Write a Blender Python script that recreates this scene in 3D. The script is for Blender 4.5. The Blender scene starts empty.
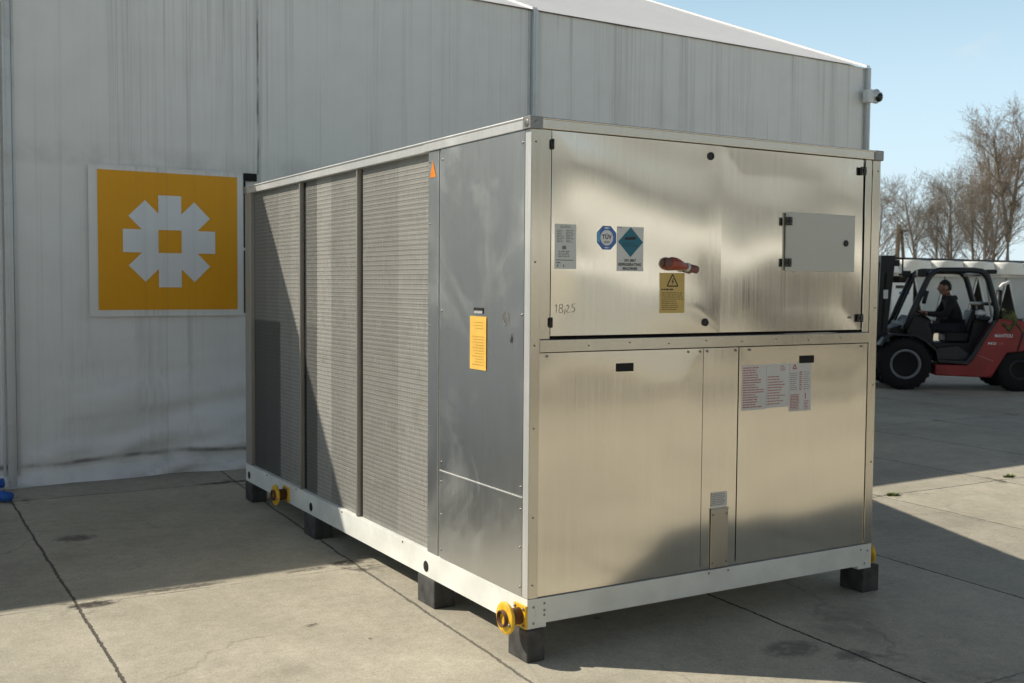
import bpy, bmesh, math, random
from math import sin, cos, radians, pi, sqrt, atan2
from mathutils import Vector, Matrix, noise, Euler

random.seed(11)
S = bpy.context.scene
COL = S.collection
I4 = Matrix.Identity(4)
WM = {}            # world matrix of every object, by name (depsgraph is not evaluated while building)

# ------------------------------------------------------------------ objects
def tag(o, label=None, cat=None, group=None, kind=None):
    if label: o['label'] = label
    if cat: o['category'] = cat
    if group: o['group'] = group
    if kind: o['kind'] = kind
    return o

def empty(name, loc, label, cat, group=None, rz=0.0):
    o = bpy.data.objects.new(name, None); COL.objects.link(o)
    o.empty_display_size = 0.1
    o.location = loc; o.rotation_euler = (0, 0, rz)
    WM[o.name] = Matrix.Translation(Vector(loc)) @ Matrix.Rotation(rz, 4, 'Z')
    return tag(o, label, cat, group)

_text_cache = {}
def text_mesh(s, bold=0.0):
    key = (s, bold)
    if key in _text_cache: return _text_cache[key]
    cu = bpy.data.curves.new('lettering', 'FONT'); cu.body = s; cu.size = 1.0
    cu.align_x = 'CENTER'; cu.align_y = 'CENTER'; cu.offset = bold
    ob = bpy.data.objects.new('lettering', cu); COL.objects.link(ob)
    dg = bpy.context.evaluated_depsgraph_get(); dg.update()
    me = bpy.data.meshes.new_from_object(ob.evaluated_get(dg))
    vs = [v.co.copy() for v in me.vertices]; fs = [list(p.vertices) for p in me.polygons]
    bpy.data.objects.remove(ob); bpy.data.curves.remove(cu); bpy.data.meshes.remove(me)
    if vs:
        mx = [min(v[i] for v in vs) for i in (0, 1)]; Mx = [max(v[i] for v in vs) for i in (0, 1)]
        c = [(mx[i] + Mx[i]) / 2 for i in (0, 1)]
        w, h = Mx[0] - mx[0], Mx[1] - mx[1]
        vs = [((v[0] - c[0]) / w, (v[1] - c[1]) / h) for v in vs]
    _text_cache[key] = (vs, fs)
    return vs, fs

class MB:
    def __init__(s, xf=None): s.v, s.f, s.m, s.sm, s.xf = [], [], [], [], xf or I4
    def add(s, vs, fs, m=0, smooth=False):
        b = len(s.v); s.v += [Vector(v) for v in vs]
        for f in fs: s.f.append([b + i for i in f]); s.m.append(m); s.sm.append(smooth)
        return s
    def box(s, x0, x1, y0, y1, z0, z1, m=0):
        vs = [(x, y, z) for z in (z0, z1) for y in (y0, y1) for x in (x0, x1)]
        return s.add(vs, [(0, 2, 3, 1), (4, 5, 7, 6), (0, 1, 5, 4), (2, 6, 7, 3), (0, 4, 6, 2), (1, 3, 7, 5)], m)
    def prism(s, poly, axis, a0, a1, m=0, flip=False):
        # poly: 2D points; axis: which world axis is the extrusion
        def P(p, a):
            if axis == 'x': return (a, p[0], p[1])
            if axis == 'y': return (p[0], a, p[1])
            return (p[0], p[1], a)
        n = len(poly); vs = [P(p, a0) for p in poly] + [P(p, a1) for p in poly]
        fs = [list(range(n))[::-1], list(range(n, 2 * n))] + [(i, (i + 1) % n, n + (i + 1) % n, n + i) for i in range(n)]
        return s.add(vs, fs, m)
    def tube(s, path, rad, seg=8, m=0, cap=True, smooth=True, closed=False, squash=1.0):
        path = [Vector(p) for p in path]; n = len(path)
        if not isinstance(rad, (list, tuple)): rad = [rad] * n
        rings = []; up = None
        for i, p in enumerate(path):
            if closed: d = path[(i + 1) % n] - path[i - 1]
            elif i == 0: d = path[1] - path[0]
            elif i == n - 1: d = path[-1] - path[-2]
            else: d = (path[i + 1] - p).normalized() + (p - path[i - 1]).normalized()
            d.normalize()
            if up is None:
                up = Vector((0, 0, 1)) if abs(d.z) < .9 else Vector((1, 0, 0))
            a = d.cross(up); a.normalize(); up = a.cross(d); up.normalize()
            rings.append([p + (a * cos(2 * pi * k / seg) + up * sin(2 * pi * k / seg) * squash) * rad[i] for k in range(seg)])
        vs = [v for r in rings for v in r]; fs = []
        for i in range(n if closed else n - 1):
            j = (i + 1) % n
            for k in range(seg):
                l = (k + 1) % seg
                fs.append((i * seg + k, i * seg + l, j * seg + l, j * seg + k))
        if cap and not closed:
            fs.append(list(range(seg))[::-1]); fs.append([(n - 1) * seg + k for k in range(seg)])
        return s.add(vs, fs, m, smooth)
    def lathe(s, prof, origin, axis, seg=24, m=0, smooth=True):
        # prof: (radius, along); axis vector
        o = Vector(origin); d = Vector(axis).normalized()
        a = d.cross(Vector((0, 0, 1))) if abs(d.z) < .9 else d.cross(Vector((1, 0, 0)))
        a.normalize(); b = d.cross(a)
        vs = []; fs = []; n = len(prof)
        for r, h in prof:
            for k in range(seg):
                t = 2 * pi * k / seg
                vs.append(o + d * h + (a * cos(t) + b * sin(t)) * r)
        for i in range(n - 1):
            for k in range(seg):
                l = (k + 1) % seg
                fs.append((i * seg + k, i * seg + l, (i + 1) * seg + l, (i + 1) * seg + k))
        if prof[0][0] > 1e-5: fs.append(list(range(seg))[::-1])
        if prof[-1][0] > 1e-5: fs.append([(n - 1) * seg + k for k in range(seg)])
        return s.add(vs, fs, m, smooth)
    def grid(s, fn, nu, nv, m=0, smooth=True):
        vs = [fn(i / nu, j / nv) for j in range(nv + 1) for i in range(nu + 1)]
        w = nu + 1
        fs = [(j * w + i, j * w + i + 1, (j + 1) * w + i + 1, (j + 1) * w + i) for j in range(nv) for i in range(nu)]
        return s.add(vs, fs, m, smooth)
    def build(s, name, mats, parent=None, bevel=0, origin=None, auto=None, recalc=True):
        vs = [s.xf @ v for v in s.v]
        if not isinstance(mats, (list, tuple)): mats = [mats]
        lo = Vector([min(v[i] for v in vs) for i in range(3)]); hi = Vector([max(v[i] for v in vs) for i in range(3)])
        org = Vector(origin) if origin is not None else Vector(((lo.x + hi.x) / 2, (lo.y + hi.y) / 2, lo.z))
        pm = WM[parent.name] if parent is not None else I4
        R = pm.to_3x3().to_4x4()
        W = Matrix.Translation(org) @ R
        Wi = W.inverted()
        me = bpy.data.meshes.new(name)
        me.from_pydata([Wi @ v for v in vs], [], s.f)
        for mt in mats: me.materials.append(mt)
        me.polygons.foreach_set('material_index', s.m)
        me.polygons.foreach_set('use_smooth', s.sm)
        me.update()
        if recalc:
            bm = bmesh.new(); bm.from_mesh(me); bmesh.ops.recalc_face_normals(bm, faces=bm.faces); bm.to_mesh(me); bm.free()
        o = bpy.data.objects.new(name, me); COL.objects.link(o)
        if parent is not None: o.parent = parent
        L = pm.inverted() @ W
        o.location = L.to_translation(); o.rotation_euler = L.to_euler()
        WM[o.name] = W
        if bevel:
            b = o.modifiers.new('edge', 'BEVEL'); b.width = bevel; b.segments = 2; b.limit_method = 'ANGLE'; b.angle_limit = radians(40)
        return o

# ------------------------------------------------------------------ materials
class NT:
    def __init__(s, name):
        s.mat = bpy.data.materials.new(name); s.mat.use_nodes = True
        s.n = s.mat.node_tree.nodes; s.l = s.mat.node_tree.links
        s.b = s.n['Principled BSDF']
    def node(s, t, **kw):
        o = s.n.new(t)
        for k, v in kw.items(): setattr(o, k, v)
        return o
    def link(s, a, b): s.l.new(a, b)
    def val(s, x, sock):
        if hasattr(x, 'is_output'): s.l.new(x, sock)
        else: sock.default_value = x
    def math(s, op, a, b=None, c=None, clamp=False):
        o = s.node('ShaderNodeMath', operation=op, use_clamp=clamp)
        s.val(a, o.inputs[0])
        if b is not None: s.val(b, o.inputs[1])
        if c is not None: s.val(c, o.inputs[2])
        return o.outputs[0]
    def pos(s):
        g = s.node('ShaderNodeNewGeometry'); return g.outputs['Position']
    def objco(s):
        return s.node('ShaderNodeTexCoord').outputs['Object']
    def sep(s, v):
        o = s.node('ShaderNodeSeparateXYZ'); s.link(v, o.inputs[0]); return o.outputs
    def comb(s, x, y, z):
        o = s.node('ShaderNodeCombineXYZ')
        for i, q in enumerate((x, y, z)): s.val(q, o.inputs[i])
        return o.outputs[0]
    def scale(s, v, sc):
        o = s.node('ShaderNodeVectorMath', operation='MULTIPLY'); s.link(v, o.inputs[0]); o.inputs[1].default_value = sc; return o.outputs[0]
    def noise(s, v, scale=1, detail=3, rough=.55, dist=0):
        o = s.node('ShaderNodeTexNoise'); s.link(v, o.inputs['Vector'])
        o.inputs['Scale'].default_value = scale; o.inputs['Detail'].default_value = detail
        o.inputs['Roughness'].default_value = rough; o.inputs['Distortion'].default_value = dist
        return o.outputs['Fac']
    def map(s, v, a, b, c=0., d=1., clamp=True):
        o = s.node('ShaderNodeMapRange', clamp=clamp); s.val(v, o.inputs[0])
        for i, q in enumerate((a, b, c, d)): o.inputs[i + 1].default_value = q
        return o.outputs[0]
    def mix(s, f, a, b, blend='MIX'):
        o = s.node('ShaderNodeMix', data_type='RGBA', blend_type=blend)
        s.val(f, o.inputs['Factor'])
        for q, k in ((a, 6), (b, 7)):
            if hasattr(q, 'is_output'): s.link(q, o.inputs[k])
            else: o.inputs[k].default_value = (*q, 1) if len(q) == 3 else q
        return o.outputs[2]
    def bump(s, h, strength=.3, dist=.01):
        o = s.node('ShaderNodeBump'); s.link(h, o.inputs['Height'])
        o.inputs['Strength'].default_value = strength; o.inputs['Distance'].default_value = dist
        s.link(o.outputs[0], s.b.inputs['Normal']); return o
    def set(s, **kw):
        for k, v in kw.items():
            sock = s.b.inputs[k.replace('_', ' ')]
            if isinstance(v, tuple) and len(v) == 3: v = (*v, 1)
            s.val(v, sock)
        return s.mat

def plain(name, col, rough=.5, metal=0., var=.15, nscale=6., bump=0.15, bscale=60., **kw):
    t = NT(name); p = t.objco()
    n = t.noise(p, nscale, 4); n2 = t.noise(p, bscale, 3)
    f = t.map(n, .3, .7)
    c0 = tuple(c * (1 - var) for c in col); c1 = tuple(min(1, c * (1 + var)) for c in col)
    t.link(t.mix(f, c0, c1), t.b.inputs['Base Color'])
    t.link(t.map(n, .3, .7, max(.02, rough - .08), min(1, rough + .08)), t.b.inputs['Roughness'])
    t.set(Metallic=metal, **kw)
    if bump: t.bump(n2, bump, .002)
    return t.mat

def mat_concrete():
    t = NT('concrete_slabs'); p = t.pos(); x, y, z = t.sep(p)
    n_lo = t.noise(p, .55, 4); n_mid = t.noise(p, 2.7, 6, .62); n_hi = t.noise(p, 38, 4, .75); n_gr = t.noise(p, 160, 2, .6)
    wob = t.math('SUBTRACT', t.noise(p, 2.2, 4), .5); wob2 = t.math('SUBTRACT', t.noise(p, 25, 3), .5)
    sh = t.math('MULTIPLY', t.map(x, -1.4, 0.2), .05)
    xs = t.math('SUBTRACT', x, t.math('MULTIPLY', sh, y))
    xs = t.math('ADD', xs, t.math('MULTIPLY', wob, .035)); xs = t.math('ADD', xs, t.math('MULTIPLY', wob2, .018))
    ys = t.math('ADD', y, t.math('MULTIPLY', wob, .05)); ys = t.math('ADD', ys, t.math('MULTIPLY', wob2, .018))
    u = t.math('DIVIDE', t.math('ADD', xs, 1.52), 1.43)
    v = t.math('DIVIDE', t.math('SUBTRACT', ys, 1.8), 2.92)
    du = t.math('MULTIPLY', t.math('PINGPONG', u, .5), 1.43)
    dv = t.math('MULTIPLY', t.math('PINGPONG', v, .5), 2.92)
    # the long joints differ in strength from slab to slab
    wn = t.node('ShaderNodeTexWhiteNoise', noise_dimensions='1D'); t.link(t.math('ROUND', u), wn.inputs['W'])
    ju = t.math('MULTIPLY', t.map(t.math('ADD', du, t.math('MULTIPLY', t.math('SUBTRACT', t.noise(p, 60, 3), .5), .014)), .0055, .0095, 1, 0), t.map(wn.outputs['Value'], 0, 1, .6, 1))
    jb = t.map(t.noise(p, 1.1, 3), .44, .60, .10, .75)
    jb = t.math('MAXIMUM', jb, t.math('MULTIPLY', t.map(t.math('ABSOLUTE', t.math('SUBTRACT', v, 1.0)), .3, .4, 1, 0), .85))
    jb = t.math('MAXIMUM', jb, t.map(x, 3.0, 4.0, 0, .9))
    jv = t.math('MULTIPLY', t.map(t.math('ADD', dv, t.math('MULTIPLY', t.math('SUBTRACT', t.noise(p, 55, 3), .5), .016)), .0035, .0075, 1, 0), jb)
    joint = t.math('MAXIMUM', ju, jv)
    edge = t.math('MAXIMUM', t.map(du, .012, .05, 1, 0), t.map(dv, .012, .045, 1, 0))
    # spalls where joints cross
    cross = t.math('ADD', du, t.math('MULTIPLY', dv, .6))
    spall = t.math('MULTIPLY', t.map(cross, .05, .2, 1, 0), t.map(t.noise(p, 9, 4), .5, .62))
    # slab tint
    cell = t.comb(t.math('FLOOR', u), t.math('FLOOR', v), 0.0)
    w2 = t.node('ShaderNodeTexWhiteNoise', noise_dimensions='2D'); t.link(cell, w2.inputs['Vector'])
    base = t.mix(t.map(n_lo, .35, .68), (.48, .45, .365), (.60, .565, .465))
    base = t.mix(t.map(n_mid, .34, .66), t.mix(1.0, base, (.80, .80, .80), 'MULTIPLY'), base)
    base = t.mix(1.0, base, t.mix(w2.outputs['Value'], (.90, .90, .91), (1.06, 1.05, 1.03)), 'MULTIPLY')
    base = t.mix(t.map(n_hi, .3, .7, .24, 0), base, (.12, .11, .09))
    fg = t.noise(p, 95, 3, .8); mg = t.noise(p, 14, 5, .7)
    base = t.mix(1.0, base, t.mix(t.map(fg, .28, .72), (.74, .73, .71), (1.20, 1.20, 1.20)), 'MULTIPLY')
    base = t.mix(1.0, base, t.mix(t.map(mg, .30, .70), (.87, .87, .86), (1.08, 1.08, 1.08)), 'MULTIPLY')
    vs_ = t.node('ShaderNodeTexVoronoi'); t.link(p, vs_.inputs['Vector']); vs_.inputs['Scale'].default_value = 34
    base = t.mix(t.math('MULTIPLY', t.map(vs_.outputs['Distance'], .10, .17, 1, 0), t.map(t.noise(p, 17, 2), .50, .62, 0, .45)), base, (.16, .145, .12))
    # dark stains and speckles
    st = t.math('MULTIPLY', t.map(t.noise(p, .9, 5, .6), .60, .72), .42)
    base = t.mix(st, base, (.14, .13, .115))
    vo = t.node('ShaderNodeTexVoronoi'); t.link(p, vo.inputs['Vector']); vo.inputs['Scale'].default_value = 3.1
    sp = t.math('MULTIPLY', t.map(vo.outputs['Distance'], .03, .09, 1, 0), t.map(t.noise(p, 3.7, 2), .5, .6))
    base = t.mix(t.math('MULTIPLY', sp, .6), base, (.11, .10, .09))
    # hairline cracks
    vc = t.node('ShaderNodeTexVoronoi', feature='DISTANCE_TO_EDGE')
    wv = t.node('ShaderNodeVectorMath', operation='ADD'); t.link(p, wv.inputs[0])
    t.link(t.scale(t.comb(wob, t.math('SUBTRACT', t.noise(p, 3.1, 3), .5), 0.0), (.7, .5, 0)), wv.inputs[1]); t.link(wv.outputs[0], vc.inputs['Vector'])
    vc.inputs['Scale'].default_value = .42
    cr = t.math('MULTIPLY', t.map(vc.outputs['Distance'], .0015, .006, 1, 0), t.map(t.noise(p, .8, 2), .50, .58))
    base = t.mix(t.math('MULTIPLY', edge, t.map(n_hi, .3, .7, .0, .30)), base, (.52, .48, .41))
    base = t.mix(t.math('MULTIPLY', cr, .22), base, (.07, .062, .05))
    base = t.mix(t.math('MULTIPLY', spall, .8), base, (.10, .09, .075))
    # two worn holes in the slab and a damp patch beside the unit
    for (hx, hy, rx, ry, k, col) in ((-1.45, 1.77, .13, .06, .95, (.05, .045, .038)), (-1.02, 1.86, .30, .035, .8, (.08, .07, .06)),
                                     (-.05, 1.92, .11, .065, .95, (.05, .045, .038)), (-.30, 1.88, .13, .03, .8, (.08, .07, .06)), (-.62, .93, .035, .02, .8, (.08, .06, .05)), (-.45, .62, .025, .015, .7, (.1, .08, .06)), (.10, 4.75, .3, .05, .8, (.04, .036, .03)),
                                     (-1.30, 3.30, .13, .10, .75, (.09, .08, .07)), (1.12, -.42, .16, .11, .6, (.10, .095, .085)), (1.30,-.62,.10,.08,.6,(.10,.095,.085))):
        dx = t.math('DIVIDE', t.math('SUBTRACT', t.math('ADD', x, t.math('MULTIPLY', wob2, .14)), hx), rx)
        dy = t.math('DIVIDE', t.math('SUBTRACT', t.math('ADD', y, t.math('MULTIPLY', wob2, .07)), hy), ry)
        rr = t.math('ADD', t.math('MULTIPLY', dx, dx), t.math('MULTIPLY', dy, dy))
        base = t.mix(t.math('MULTIPLY', t.map(rr, .35, 1.1, 1, 0), t.math('MULTIPLY', k, t.map(t.noise(p, 22, 3), .3, .5, .35, 1))), base, col)
    base = t.mix(joint, base, (.045, .038, .03))
    t.link(base, t.b.inputs['Base Color'])
    t.link(t.map(n_mid, .3, .7, .72, .92), t.b.inputs['Roughness'])
    h = t.math('ADD', t.math('MULTIPLY', n_hi, .25), t.math('MULTIPLY', n_gr, .15))
    h = t.math('ADD', h, t.math('MULTIPLY', n_mid, .5))
    h = t.math('SUBTRACT', h, t.math('MULTIPLY', joint, 2.0))
    h = t.math('SUBTRACT', h, t.math('MULTIPLY', spall, 1.0))
    t.bump(h, .55, .008)
    t.set(Specular_IOR_Level=.3)
    return t.mat

def mat_pvc(name, base, dirty, lower, streak=1.0, rough=.5):
    t = NT(name); p = t.pos(); x, y, z = t.sep(p)
    s1 = t.noise(t.scale(p, (5, 5, .16)), 1.0, 5, .6); s2 = t.noise(t.scale(p, (42, 42, .30)), 1.0, 5, .7)
    s3 = t.noise(t.scale(p, (2.2, 2.2, .05)), 1.0, 2)
    n = t.noise(p, 3.0, 5, .6); g = t.noise(p, 220, 2)
    c = t.mix(t.map(z, .5, 2.3), lower, base)  # paler towards the foot: highlight on the lower wall painted in
    hi = t.map(z, 0.2, 3.4, .35, 1.0)
    k = t.math('MULTIPLY', t.map(s2, .48, .72), t.math('MULTIPLY', t.map(s1, .40, .62), hi))
    c = t.mix(t.math('MULTIPLY', k, .75 * streak), c, dirty)
    c = t.mix(t.math('MULTIPLY', t.map(s1, .55, .75), .30 * streak), c, dirty)
    s4 = t.noise(t.scale(p, (11, 11, .12)), 1.0, 2, .5)
    rare = t.math('MULTIPLY', t.map(s4, .655, .70), t.map(s3, .45, .55))
    c = t.mix(t.math('MULTIPLY', rare, .40 * streak), c, (.10, .095, .085))
    c = t.mix(t.math('MULTIPLY', t.map(n, .42, .70), .10), c, dirty)
    # dirt line where a flap ends, and splashed dirt at the foot
    band = t.math('MULTIPLY', t.math('MULTIPLY', t.map(z, 2.50, 2.56), t.map(z, 2.60, 2.74, 1, 0)), t.map(n, .38, .62, .2, 1))
    c = t.mix(t.math('MULTIPLY', band, .35 * streak), c, dirty)
    foot = t.math('MULTIPLY', t.map(z, .02, .42, 1, 0), t.map(t.noise(t.scale(p, (2.0, 2.0, 6)), 1.0, 4), .48, .62))
    c = t.mix(t.math('MULTIPLY', foot, .28), c, (.20, .175, .14))
    cz_ = t.math('ABSOLUTE', t.math('SUBTRACT', z, t.math('ADD', .11, t.math('MULTIPLY', t.noise(t.scale(p, (.9, .9, .9)), 1.0, 2), .12))))
    c = t.mix(t.math('MULTIPLY', t.map(cz_, .004, .030, .75, 0), t.map(t.noise(t.scale(p, (3, 3, 3)), 1.0, 3), .38, .55, .2, 1)), c, (.13, .115, .09))
    sm_ = t.math('ABSOLUTE', t.math('SUBTRACT', x, t.math('ADD', .53, t.math('MULTIPLY', t.noise(t.scale(p, (0, 0, 3)), 1.0, 2), .02))))
    c = t.mix(t.math('MULTIPLY', t.map(sm_, .004, .012, 1, 0), t.math('MULTIPLY', t.map(z, 2.53, 2.56), t.map(t.noise(t.scale(p, (.1, .1, 2.5)), 1.0, 3), .40, .62, .12, .85))), c, (.09, .085, .075))
    wd_ = t.math('PINGPONG', t.math('ADD', x, .25), 1.24)
    c = t.mix(t.map(wd_, .004, .010, .12, 0), c, (.2, .19, .17))
    t.link(c, t.b.inputs['Base Color']); t.set(Roughness=rough, Specular_IOR_Level=.35)
    h = t.math('ADD', t.math('MULTIPLY', g, .1), t.noise(t.scale(p, (1.2, 1.2, .6)), 1.0, 3))
    t.bump(h, .15, .02)
    return t.mat

def mat_metal(name, col, rough, grain=(180, 180, 1.2), var=.07, wave=.0, smudge=0.0, dirt=(.5, .48, .42), metal=1.0, streaky=.0):
    t = NT(name); p = t.pos()
    g = t.noise(t.scale(p, grain), 1.0, 3, .6); n = t.noise(p, 2.4, 5, .6); st = t.noise(t.scale(p, (9, 9, .5)), 1.0, 3)
    c0 = tuple(c * (1 - var) for c in col)
    c = t.mix(t.map(g, .3, .7), c0, col)
    c = t.mix(t.math('MULTIPLY', t.map(st, .45, .7), streaky), c, tuple(c_ * .75 for c_ in col))
    r = t.math('ADD', rough - .05, t.math('MULTIPLY', g, .10))
    if smudge:
        sw = t.noise(p, 1.9, 5, .62, .7)
        sm = t.map(sw, .50, .72); c = t.mix(t.math('MULTIPLY', sm, smudge), c, dirt)
        r = t.math('ADD', r, t.math('MULTIPLY', sm, .12))
        t.link(t.math('SUBTRACT', metal, t.math('MULTIPLY', sm, .35 * metal * min(1, smudge * 1.6))), t.b.inputs['Metallic'])
        sc = t.noise(t.scale(p, (30, 30, 90)), 1.0, 2); c = t.mix(t.math('MULTIPLY', t.map(sc, .70, .78), .35), c, (.7, .7, .68))
    else: t.b.inputs['Metallic'].default_value = metal
    t.link(c, t.b.inputs['Base Color']); t.link(r, t.b.inputs['Roughness'])
    h = t.math('MULTIPLY', g, .0007)
    if wave:
        h = t.math('ADD', h, t.math('MULTIPLY', t.noise(t.scale(p, (1.3, 1.3, 1.9)), 1.0, 2, .45), wave))
    t.bump(h, 1.0, .01)
    return t.mat

def mat_fins(name, gain):
    t = NT(name); p = t.pos(); x, y, z = t.sep(p)
    rows = t.math('PINGPONG', t.math('DIVIDE', z, .0125), .5)
    fins = t.noise(t.scale(p, (1, 190, 9)), 1.0, 2, .5)
    band = t.noise(t.scale(p, (0.1, 4.1, .12)), 1.0, 1, .3); blot = t.noise(t.scale(p, (1, 5, 9)), 1.0, 4, .6)
    c = t.mix(t.map(fins, .25, .75), tuple(q * gain for q in (.275, .272, .252)), tuple(q * gain for q in (.425, .418, .385)))
    cols = t.math('PINGPONG', t.math('DIVIDE', y, .021), .5); c = t.mix(t.map(cols, .0, .12, .30, 0), c, (.12, .115, .10))
    cr = t.node('ShaderNodeValToRGB'); cr.color_ramp.interpolation = 'CONSTANT'
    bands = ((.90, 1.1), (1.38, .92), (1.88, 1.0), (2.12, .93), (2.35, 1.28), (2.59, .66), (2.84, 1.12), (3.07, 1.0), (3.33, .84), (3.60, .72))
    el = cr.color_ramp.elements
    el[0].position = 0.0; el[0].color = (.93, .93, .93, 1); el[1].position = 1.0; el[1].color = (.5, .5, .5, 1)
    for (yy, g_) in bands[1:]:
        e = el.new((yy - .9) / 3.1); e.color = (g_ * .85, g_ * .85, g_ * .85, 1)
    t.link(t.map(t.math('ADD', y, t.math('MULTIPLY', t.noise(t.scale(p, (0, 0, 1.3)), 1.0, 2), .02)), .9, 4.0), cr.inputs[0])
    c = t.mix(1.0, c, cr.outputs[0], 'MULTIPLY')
    c = t.mix(t.math('MULTIPLY', t.map(blot, .5, .75), .30), c, (.17, .16, .14))
    sp = t.noise(t.scale(p, (1, 60, 34)), 1.0, 2); c = t.mix(t.math('MULTIPLY', t.map(sp, .72, .76), .6), c, (.75, .74, .7))
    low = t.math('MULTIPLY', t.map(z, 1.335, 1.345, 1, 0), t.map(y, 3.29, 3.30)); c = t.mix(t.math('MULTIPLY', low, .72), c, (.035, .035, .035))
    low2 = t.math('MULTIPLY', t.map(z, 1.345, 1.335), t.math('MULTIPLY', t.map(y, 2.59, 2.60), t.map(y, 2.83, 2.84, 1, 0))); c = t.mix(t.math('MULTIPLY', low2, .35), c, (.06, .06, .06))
    t.link(c, t.b.inputs['Base Color']); t.set(Metallic=.35, Roughness=.5)
    h = t.math('ADD', t.math('MULTIPLY', fins, .4), t.math('MULTIPLY', rows, .5)); t.bump(h, .5, .004)
    return t.mat

def mat_bark(name, a, b):
    t = NT(name); p = t.pos(); n = t.noise(t.scale(p, (6, 6, 1.5)), 1.0, 4)
    t.link(t.mix(t.map(n, .35, .65), a, b), t.b.inputs['Base Color']); t.set(Roughness=.85); t.bump(n, .4, .02); return t.mat

M = {}
M['ground'] = mat_concrete()
M['wall'] = mat_pvc('tent_wall_pvc', (.82, .805, .76), (.40, .385, .35), (.86, .86, .85))
M['patch'] = mat_pvc('banner_patch_pvc', (.64, .645, .64), (.33, .32, .29), (.67, .675, .67), 1.0)
M['roof'] = mat_pvc('tent_roof_pvc', (.78, .78, .77), (.55, .54, .52), (.8, .8, .8), .3)
M['orange'] = mat_pvc('banner_orange', (.84, .38, .010), (.60, .27, .012), (.84, .38, .010), .6)
M['mark'] = mat_pvc('banner_white', (.80, .81, .81), (.50, .49, .46), (.80, .81, .81), .6)
M['alu_post'] = mat_metal('weathered_aluminium', (.66, .67, .66), .55, (90, 90, 2), .12, 0, .4, (.42, .40, .37), .4)
M['panel'] = mat_metal('brushed_stainless', (.90, .86, .775), .125, (220, 220, 1.5), .08, .06, 0, streaky=.08)
M['panel_up'] = mat_metal('brushed_stainless_door', (.90, .87, .795), .125, (220, 220, 1.5), .07, .05, 0, streaky=.08)
M['cover'] = mat_metal('dull_stainless', (.56, .53, .47), .34, (200, 200, 2), .1, .05, .15)
M['rail'] = mat_metal('rail_aluminium', (.70, .67, .60), .17, (140, 140, 2), .04, .10, 0, streaky=.12)
M['mull'] = mat_metal('mullion_aluminium', (.46, .44, .40), .45, (60, 60, 3), .12, .02, .3, (.3, .28, .24), .7)
M['rail_sunlit'] = mat_metal('rail_aluminium_sunlit', (.74, .75, .74), .42, (60, 60, 3), .08, .03, .2, (.55, .55, .54), .6)  # paler rail copy, sunlit tone of the left side put into the colour
M['galv'] = mat_metal('galvanised_sheet', (.70, .715, .71), .34, (120, 120, 2.5), .04, .05, .05, (.52, .53, .52))
M['cast'] = mat_metal('cast_corner', (.36, .35, .34), .5, (40, 40, 40), .2, 0, .3, (.2, .2, .2))
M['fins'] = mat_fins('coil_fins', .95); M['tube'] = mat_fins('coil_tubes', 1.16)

M['base_white'] = plain('white_frame_paint', (.77, .79, .75), .45, 0, .10, 5, .15, 40)
M['black'] = plain('black_plastic', (.018, .018, .019), .45)
M['dark'] = plain('dark_gap', (.012, .012, .012), .9, bump=0)
M['rubber_block'] = plain('dark_support_foam', (.062, .062, .060), .85, 0, .5, 14, .8, 70)
M['yellow'] = plain('yellow_paint', (.80, .47, .02), .5, 0, .28, 22, .3)
M['rust'] = plain('rusty_pipe', (.13, .055, .028), .75, .2, .4, 20, .5)
M['steel'] = plain('bolt_steel', (.33, .32, .30), .42, .9)
M['cab_grey'] = plain('cabinet_grey', (.54, .545, .50), .45, 0, .04, 3, .08)
M['red_plastic'] = plain('switch_red', (.33, .075, .045), .35, 0, .15, 14)
M['grey_plastic'] = plain('switch_grey', (.28, .27, .27), .4)
M['paper'] = plain('label_white', (.62, .61, .60), .45, 0, .05, 10, .05)
M['silver_label'] = plain('label_silver', (.62, .635, .62), .4, .2, .05, 10, .05)
M['lab_yellow'] = plain('label_yellow', (.60, .43, .13), .5, 0, .06, 10, .05)
M['lab_yellow2'] = plain('label_bright_yellow', (.80, .50, .10), .5, 0, .06, 14, .05)
M['lab_blue'] = plain('label_blue', (.06, .17, .48), .4, 0, .08, 8, .02)
M['lab_lblue'] = plain('label_light_blue', (.14, .42, .66), .4, 0, .08, 8, .02)
M['lab_teal'] = plain('label_teal', (.012, .15, .22), .4, 0, .08, 8, .02)
M['ink'] = plain('ink_black', (.03, .03, .035), .6, bump=0)
M['ink_grey'] = plain('ink_grey', (.22, .21, .19), .6, bump=0)
M['ink_red'] = plain('ink_red', (.42, .13, .12), .6, bump=0)
M['ink_brown'] = plain('ink_brown', (.20, .14, .05), .6, bump=0)
M['pencil'] = plain('marker_line', (.33, .30, .25), .6, bump=0)
M['orange_label'] = plain('label_orange', (.80, .25, .02), .5, bump=0)
M['lab_white'] = plain('label_clean_white', (.75, .76, .76), .45, bump=0)
M['blue_hose'] = plain('blue_hose', (.016, .12, .50), .45, 0, .2, 12, .4, 90)
M['cam_white'] = plain('camera_white', (.70, .71, .70), .4)
M['glass_dark'] = plain('dark_dome', (.01, .01, .012), .08, bump=0)
M['fl_red'] = plain('forklift_red', (.29, .022, .022), .38, 0, .22, 5)
M['fl_grey'] = plain('forklift_grey', (.014, .017, .020), .45, 0, .25, 5)
M['fl_black'] = plain('forklift_black', (.005, .0053, .0056), .55, .0, .3, 6)
M['tyre'] = plain('tyre_rubber', (.008, .0078, .0075), .9, 0, .5, 12, .4)
M['rim'] = plain('wheel_rim', (.20, .21, .225), .45, .3, .12, 12)
M['lamp'] = plain('lamp_lens', (.55, .55, .5), .15)
M['skin'] = plain('skin', (.36, .19, .13), .5, 0, .06, 20, .05)
M['hair'] = plain('dark_hair', (.012, .010, .009), .7)
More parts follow.
